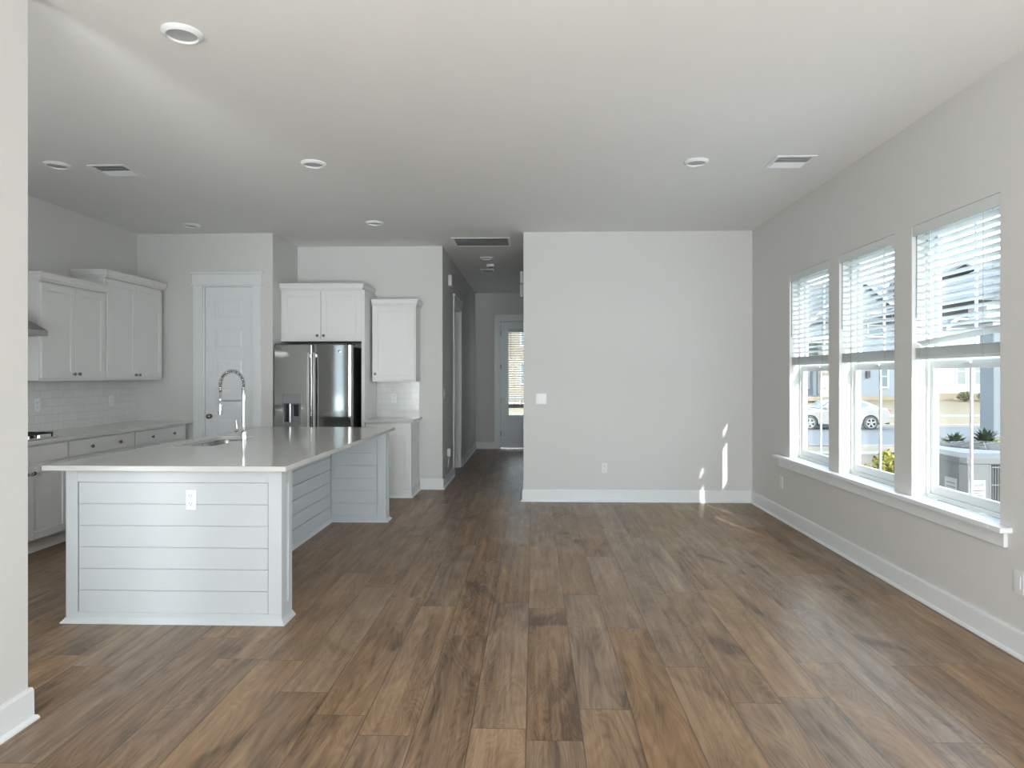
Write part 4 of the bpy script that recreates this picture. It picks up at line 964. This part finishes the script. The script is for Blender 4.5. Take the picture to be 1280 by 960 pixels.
# control panel covering the near-left corner
pl = MB(); pl.box(-h+ch, -h+0.19, -h-0.002, -h+0.03, 0.14, 0.88)
pl.prism([(-h, -h+ch), (-h+ch, -h-0.002), (-h+ch, -h+0.03), (-h+0.02, -h+ch+0.02)], 'z', 0.14, 0.88)
pl.box(-h-0.002, -h+0.03, -h+ch, -h+0.36, 0.14, 0.88)
pl = pl.build('access_panel', M['hvac'], t, 0.003)
m = MB()
yy = -h+0.012
for k in range(31):
    x = -h+0.22+k*0.0195
    if x < h-ch: m.box(x, x+0.004, -h+0.004, -h+0.009, 0.14, 0.88)
for k in range(24):
    y = -h+ch+0.015+k*0.0265
    m.box(h-0.009, h-0.004, y, y+0.004, 0.14, 0.88)
    if y > -h+0.37: m.box(-h+0.004, -h+0.009, y, y+0.004, 0.14, 0.88)
for z in (0.30, 0.44, 0.58, 0.72, 0.85):
    m.box(-h+0.21, h-ch, -h, -h+0.006, z, z+0.010); m.box(h-0.006, h, -h+ch, h-ch, z, z+0.010); m.box(-h, -h+0.006, -h+0.36, h-ch, z, z+0.010)
m.build('grille', M['hvac'], t)
m = MB()
for rr in (0.07, 0.12, 0.17, 0.22, 0.27, 0.30):
    m.tube([(rr*math.cos(a), rr*math.sin(a), 0.972+0.03*(1-(rr/0.31)**2)) for a in [2*PI*k/32 for k in range(33)]], 0.003, 5, False)
for k in range(12):
    a = 2*PI*k/12; m.tube([(q*math.cos(a), q*math.sin(a), 0.972+0.03*(1-(q/0.31)**2)) for q in (0.05, 0.12, 0.2, 0.31)], 0.003, 5)
m.build('fan_guard', M['hvac'], t)
MB().lathe([(0.001, 0.966), (0.30, 0.966), (0.30, 0.970), (0.001, 0.970)], n=32).build('fan_opening', M['hvacd'], t)
# labels: white data label with a brand line, a yellow notice and a second white notice
def label_plate(x0, x1, z0, z1, m_, y=-h-0.002, rows=(), ink='ink'):
    o = MB().box(x0, x1, y-0.0015, y, z0, z1).build('label_plate', M[m_], pl)
    m = MB()
    for (ra_, rb_, za_, zb_) in rows:
        m.box(x0+(x1-x0)*ra_, x0+(x1-x0)*rb_, y-0.0022, y-0.0015, z0+(z1-z0)*za_, z0+(z1-z0)*zb_)
    m.build('print', M[ink], o)
    return o
lx = -h
label_plate(lx+0.045, lx+0.165, 0.59, 0.76, 'paper', rows=[(0.2, 0.85, 0.52, 0.56), (0.2, 0.7, 0.42, 0.45), (0.2, 0.8, 0.32, 0.35), (0.75, 0.92, 0.06, 0.18)])
label_plate(lx+0.040, lx+0.098, 0.42, 0.55, 'yellow', rows=[(0.1, 0.9, 0.88, 0.92), (0.1, 0.9, 0.76, 0.79), (0.1, 0.85, 0.64, 0.67), (0.1, 0.9, 0.52, 0.55), (0.1, 0.8, 0.40, 0.43), (0.7, 0.9, 0.1, 0.2)])
label_plate(lx+0.106, lx+0.165, 0.42, 0.54, 'paper', rows=[(0.1, 0.9, 0.86, 0.89), (0.1, 0.8, 0.72, 0.75), (0.1, 0.9, 0.60, 0.63), (0.1, 0.7, 0.46, 0.49)])

o = MB().box(-h-0.0035, -h-0.002, -h+0.06, -h+0.21, 0.42, 0.76).build('label_plate', M['paper'], pl)
m = MB()
for zz in (0.72, 0.69, 0.66, 0.63, 0.60, 0.57): m.box(-h-0.0042, -h-0.0035, -h+0.08, -h+0.19, zz, zz+0.006)
m.box(-h-0.0042, -h-0.0035, -h+0.09, -h+0.18, 0.46, 0.485); m.build('print', M['ink'], o)
def text_obj(body, size, loc, rot, parent, m_, name='lettering'):
    cu = bpy.data.curves.new(name, 'FONT'); cu.body = body; cu.size = size; cu.extrude = 0.0004; cu.align_x = 'CENTER'
    o = bpy.data.objects.new(name, cu); C.objects.link(o)
    dg = bpy.context.evaluated_depsgraph_get(); me = bpy.data.meshes.new_from_object(o.evaluated_get(dg)); bpy.data.objects.remove(o)
    me.materials.clear(); me.materials.append(m_)
    o = bpy.data.objects.new(name, me); C.objects.link(o); o.parent = parent; o.location = loc; o.rotation_euler = rot; return o
text_obj('Ruud', 0.040, (lx+0.105, -h-0.0045, 0.715), (PI/2, 0, 0), pl, M['inkg'])

# --- car parked on the far side of the street
def build_car():
    t = thing('parked_car', 'pearl white sedan parked on the far side of the street', 'car', (14.25, 33.0, gz(33.0)-0.02))
    W = 0.90
    # lower body side profile: x (front is -x), z
    low = [(-2.28, 0.42), (-2.34, 0.60), (-2.25, 0.76), (-1.9, 0.86), (-1.2, 0.93), (-0.9, 0.96), (0.0, 0.99), (1.2, 1.02), (1.75, 1.05), (2.15, 1.02), (2.30, 0.92), (2.34, 0.62), (2.28, 0.36), (1.85, 0.26)]
    def arch(cx, r_): return [(cx+r_*math.cos(a), 0.33+r_*math.sin(a)) for a in [PI*k/10 for k in range(0, 11)]]
    bottom = [(1.85, 0.24)] + arch(1.42, 0.37) + [(0.95, 0.22), (-0.95, 0.22)] + arch(-1.38, 0.37) + [(-1.85, 0.24), (-2.2, 0.28)]
    outline = low[:-1] + bottom
    m = MB()
    rs = []
    for s, ins in ((-W+0.0, 0.06), (-W+0.05, 0.0), (W-0.05, 0.0), (W-0.0, 0.06)):
        pts = []
        for x, z in outline:
            zz = z - (ins*0.9 if z > 0.8 else 0); xx = x*(1-ins*0.25)
            pts.append((xx, s, zz))
        rs.append(pts)
    # sides slightly narrower low down: middle bulge
    m.rings(rs); m.build('body', M['carpaint'], t, 0.02, False)
    def cab(scale, name, mm, prof, y0, y1, inset):
        m = MB(); rs = []
        for s in (-1, 1):
            pass
        rs = [[(x, -(y0 - inset*(z-0.95)/0.55), z) for x, z in prof], [(x, (y0 - inset*(z-0.95)/0.55), z) for x, z in prof]]
        m.rings(rs); return m.build(name, mm, t, 0.012)
    roofp = [(-0.98, 0.94), (-0.30, 1.36), (0.05, 1.45), (0.60, 1.475), (1.05, 1.42), (1.55, 1.22), (1.98, 1.02), (1.6, 0.98)]
    cab(1, 'cabin', M['carpaint'], roofp, W-0.07, 0, 0.22)
    for s in (-1, 1):
        def side(pts, name, mm, off):
            m = MB(); a = []; b = []
            for x, z in pts:
                yy = s*((W-0.07) - 0.22*(z-0.95)/0.55)
                a.append((x, yy-0.01*s, z)); b.append((x, yy+off*s, z))
            return m.rings([a, b]).build(name, mm, t)
        side([(-0.72, 1.02), (-0.24, 1.31), (0.10, 1.39), (0.33, 1.40), (0.30, 1.02)], 'side_window', M['carglass'], 0.006)
        side([(0.38, 1.02), (0.40, 1.40), (0.66, 1.41), (1.02, 1.35), (1.42, 1.17), (1.20, 1.04)], 'side_window', M['carglass'], 0.006)
        MB().box(2.05, 2.315, s*0.62 if s > 0 else -0.885, 0.885 if s > 0 else -0.62, 0.78, 0.96).build('tail_lamp', M['tail'], t, 0.02)
        MB().box(-2.30, -1.98, s*0.60 if s > 0 else -0.86, 0.86 if s > 0 else -0.60, 0.64, 0.75).build('head_lamp', M['glassw'], t, 0.02)
        MB().box(-0.72, -0.52, s*0.86 if s > 0 else -1.0, 1.0 if s > 0 else -0.86, 1.0, 1.1).build('mirror', M['carpaint'], t, 0.02)
        for px in (0.18, 0.98): MB().box(px, px+0.14, (W-0.0) if s > 0 else -W-0.02, (W+0.02) if s > 0 else -W, 0.84, 0.87).build('door_handle', M['chrome'], t, 0.005)
        MB().box(-0.95, 0.95, (W-0.06) if s > 0 else -W-0.005, (W+0.005) if s > 0 else -W+0.06, 0.2, 0.29).build('sill', M['black'], t, 0.01)
        for cx in (-1.38, 1.42):
            wl = MB().lathe([(0.20, -0.11), (0.30, -0.11), (0.325, -0.09), (0.33, 0), (0.325, 0.09), (0.30, 0.11), (0.20, 0.11), (0.20, -0.11)], (cx, s*0.80, 0.33), 'y', 28, False).build('wheel', M['rubber'], t, 0, True)
            rim = MB(); yo = s*(0.80+0.095)
            rim.lathe([(0.195, -0.02), (0.225, -0.02), (0.235, 0.015*1), (0.225, 0.02), (0.205, 0.02), (0.195, -0.02)], (cx, yo, 0.33), 'y', 28, False)
            rim.lathe([(0.001, -0.03), (0.05, -0.03), (0.045, 0.02), (0.001, 0.02)], (cx, yo, 0.33), 'y', 16)
            for k in range(5):
                a = 2*PI*k/5+0.3; d = Vector((math.cos(a), 0, math.sin(a))); p = Vector((-math.sin(a), 0, math.cos(a)))
                c0 = Vector((cx, yo, 0.33)); rim.rings([[tuple(c0+d*r_+p*w2+Vector((0, y2, 0))) for w2, y2 in ((-ww, -0.012), (ww, -0.012), (ww, 0.014), (-ww, 0.014))] for r_, ww in ((0.03, 0.030), (0.21, 0.040))])
            rim.build('rim', M['alloy'], wl)
            MB().lathe([(0.001, 0), (0.2, 0), (0.2, 0.01), (0.001, 0.01)], (cx, s*0.82, 0.33), 'y', 24).build('brake_disc', M['black'], wl)
    m = MB(); # windscreen and rear glass
    for (xa, za, xb, zb) in ((-0.90, 1.0, -0.34, 1.345), (1.90, 1.065, 1.12, 1.405)):
        n_ = 0.012; ya = W-0.16; yb_ = W-0.30
        m.rings([[(xa, -ya, za), (xb, -yb_, zb), (xb, yb_, zb), (xa, ya, za)], [(xa, -ya, za+n_*2), (xb, -yb_, zb+n_*2), (xb, yb_, zb+n_*2), (xa, ya, za+n_*2)]])
    m.build('windscreen', M['carglass'], t)
    MB().box(2.26, 2.37, -0.7, 0.7, 0.26, 0.50).build('rear_bumper', M['black'], t, 0.02)
    return t
build_car()

# --- planting
def shrub(name, label, loc, rx_, rz_, n, leafs, m_, spiky=False, group=None, cat='shrub'):
    t = thing(name, label, cat, loc, random.uniform(0, 6), group)
    m = MB()
    for i in range(n):
        if spiky:
            a = random.uniform(0, 2*PI); el = random.uniform(0.15, 1.45); d = Vector((math.cos(a)*math.cos(el), math.sin(a)*math.cos(el), math.sin(el)))
            L_ = rx_*random.uniform(0.8, 1.15); p0 = Vector((0, 0, rz_*random.choice((0.25, 0.45, 0.6)))); s = d.cross(Vector((0, 0, 1)))
            s = s.normalized()*leafs if s.length > 1e-3 else Vector((leafs, 0, 0)); p1 = p0+d*L_*0.6; p2 = p0+d*L_-Vector((0, 0, L_*0.2))
            m.quad(p0-s*0.6, p0+s*0.6, p1+s, p1-s); m.quad(p1-s, p1+s, p2+s*0.1, p2-s*0.1)
        else:
            u = Vector((random.gauss(0, 1), random.gauss(0, 1), random.gauss(0, 1))).normalized()*random.uniform(0.55, 1.0)
            p = Vector((u.x*rx_, u.y*rx_, rz_*(0.55+u.z*0.5)))
            e = Euler((random.uniform(0, 6), random.uniform(0, 6), random.uniform(0, 6))).to_matrix(); l = leafs*random.uniform(0.7, 1.3)
            m.quad(p+e@Vector((-l, 0, 0)), p+e@Vector((0, -l*0.45, 0)), p+e@Vector((l, 0, 0)), p+e@Vector((0, l*0.45, 0)))
    m.build('foliage', m_, t)
    s = MB(); kt = 0.68 if spiky else 1.0; kr = 0.3 if spiky else 1.0
    for i in range(5):
        a = random.uniform(0, 6); s.tube([(0, 0, 0), (kr*rx_*0.3*math.cos(a), kr*rx_*0.3*math.sin(a), rz_*0.5*kt), (kr*rx_*0.6*math.cos(a), kr*rx_*0.6*math.sin(a), rz_*0.85*kt)], [0.02, 0.014, 0.006], 6)
    s.build('stem', M['bark'], t); return t
shrub('yellow_shrub', 'yellow-green shrub in the bed outside the middle window, the larger one', (6.35, 12.3, gz(12.3)), 0.30, 0.50, 700, 0.045, M['leaf_y'])
shrub('yellow_shrub', 'low yellow-green shrub at the left of the middle window view', (5.85, 12.3, gz(12.3)), 0.20, 0.28, 350, 0.04, M['leaf_y'])
shrub('yellow_shrub', 'yellow-green shrub just behind the condenser', (7.60, 11.4, gz(11.4)), 0.30, 0.76, 700, 0.045, M['leaf_y'])
shrub('sago_shrub', 'dark green spiky shrub behind the condenser on the left', (6.06, 10.0, gz(10)), 0.30, 1.15, 240, 0.028, M['leaf_d'], True)
shrub('sago_shrub', 'dark green spiky shrub behind the condenser beside the porch column', (6.60, 10.15, gz(10.15)), 0.30, 1.25, 240, 0.028, M['leaf_d'], True)
shrub('green_shrub', 'low olive green shrub seen left behind the condenser', (6.97, 11.5, gz(11.5)), 0.28, 0.80, 600, 0.04, M['leaf_o'])
for i, (x, lab) in enumerate(((30.2, 'low dry shrub before the white house, at its left corner'), (31.6, 'low dark shrub under the first window of the white house'), (33.2, 'round tan ornamental grass before the white house'), (34.6, 'tan ornamental grass clump furthest right before the white house'))):
    shrub('ornamental_grass' if i > 1 else 'foundation_shrub', lab, (x, 48.6, gz(48.6)), 0.5 if i < 2 else 0.8, 0.7 if i < 2 else 1.1, 300, 0.09, M['leaf_o'] if i < 2 else M['leaf_t'], cat='shrub' if i < 2 else 'ornamental grass')
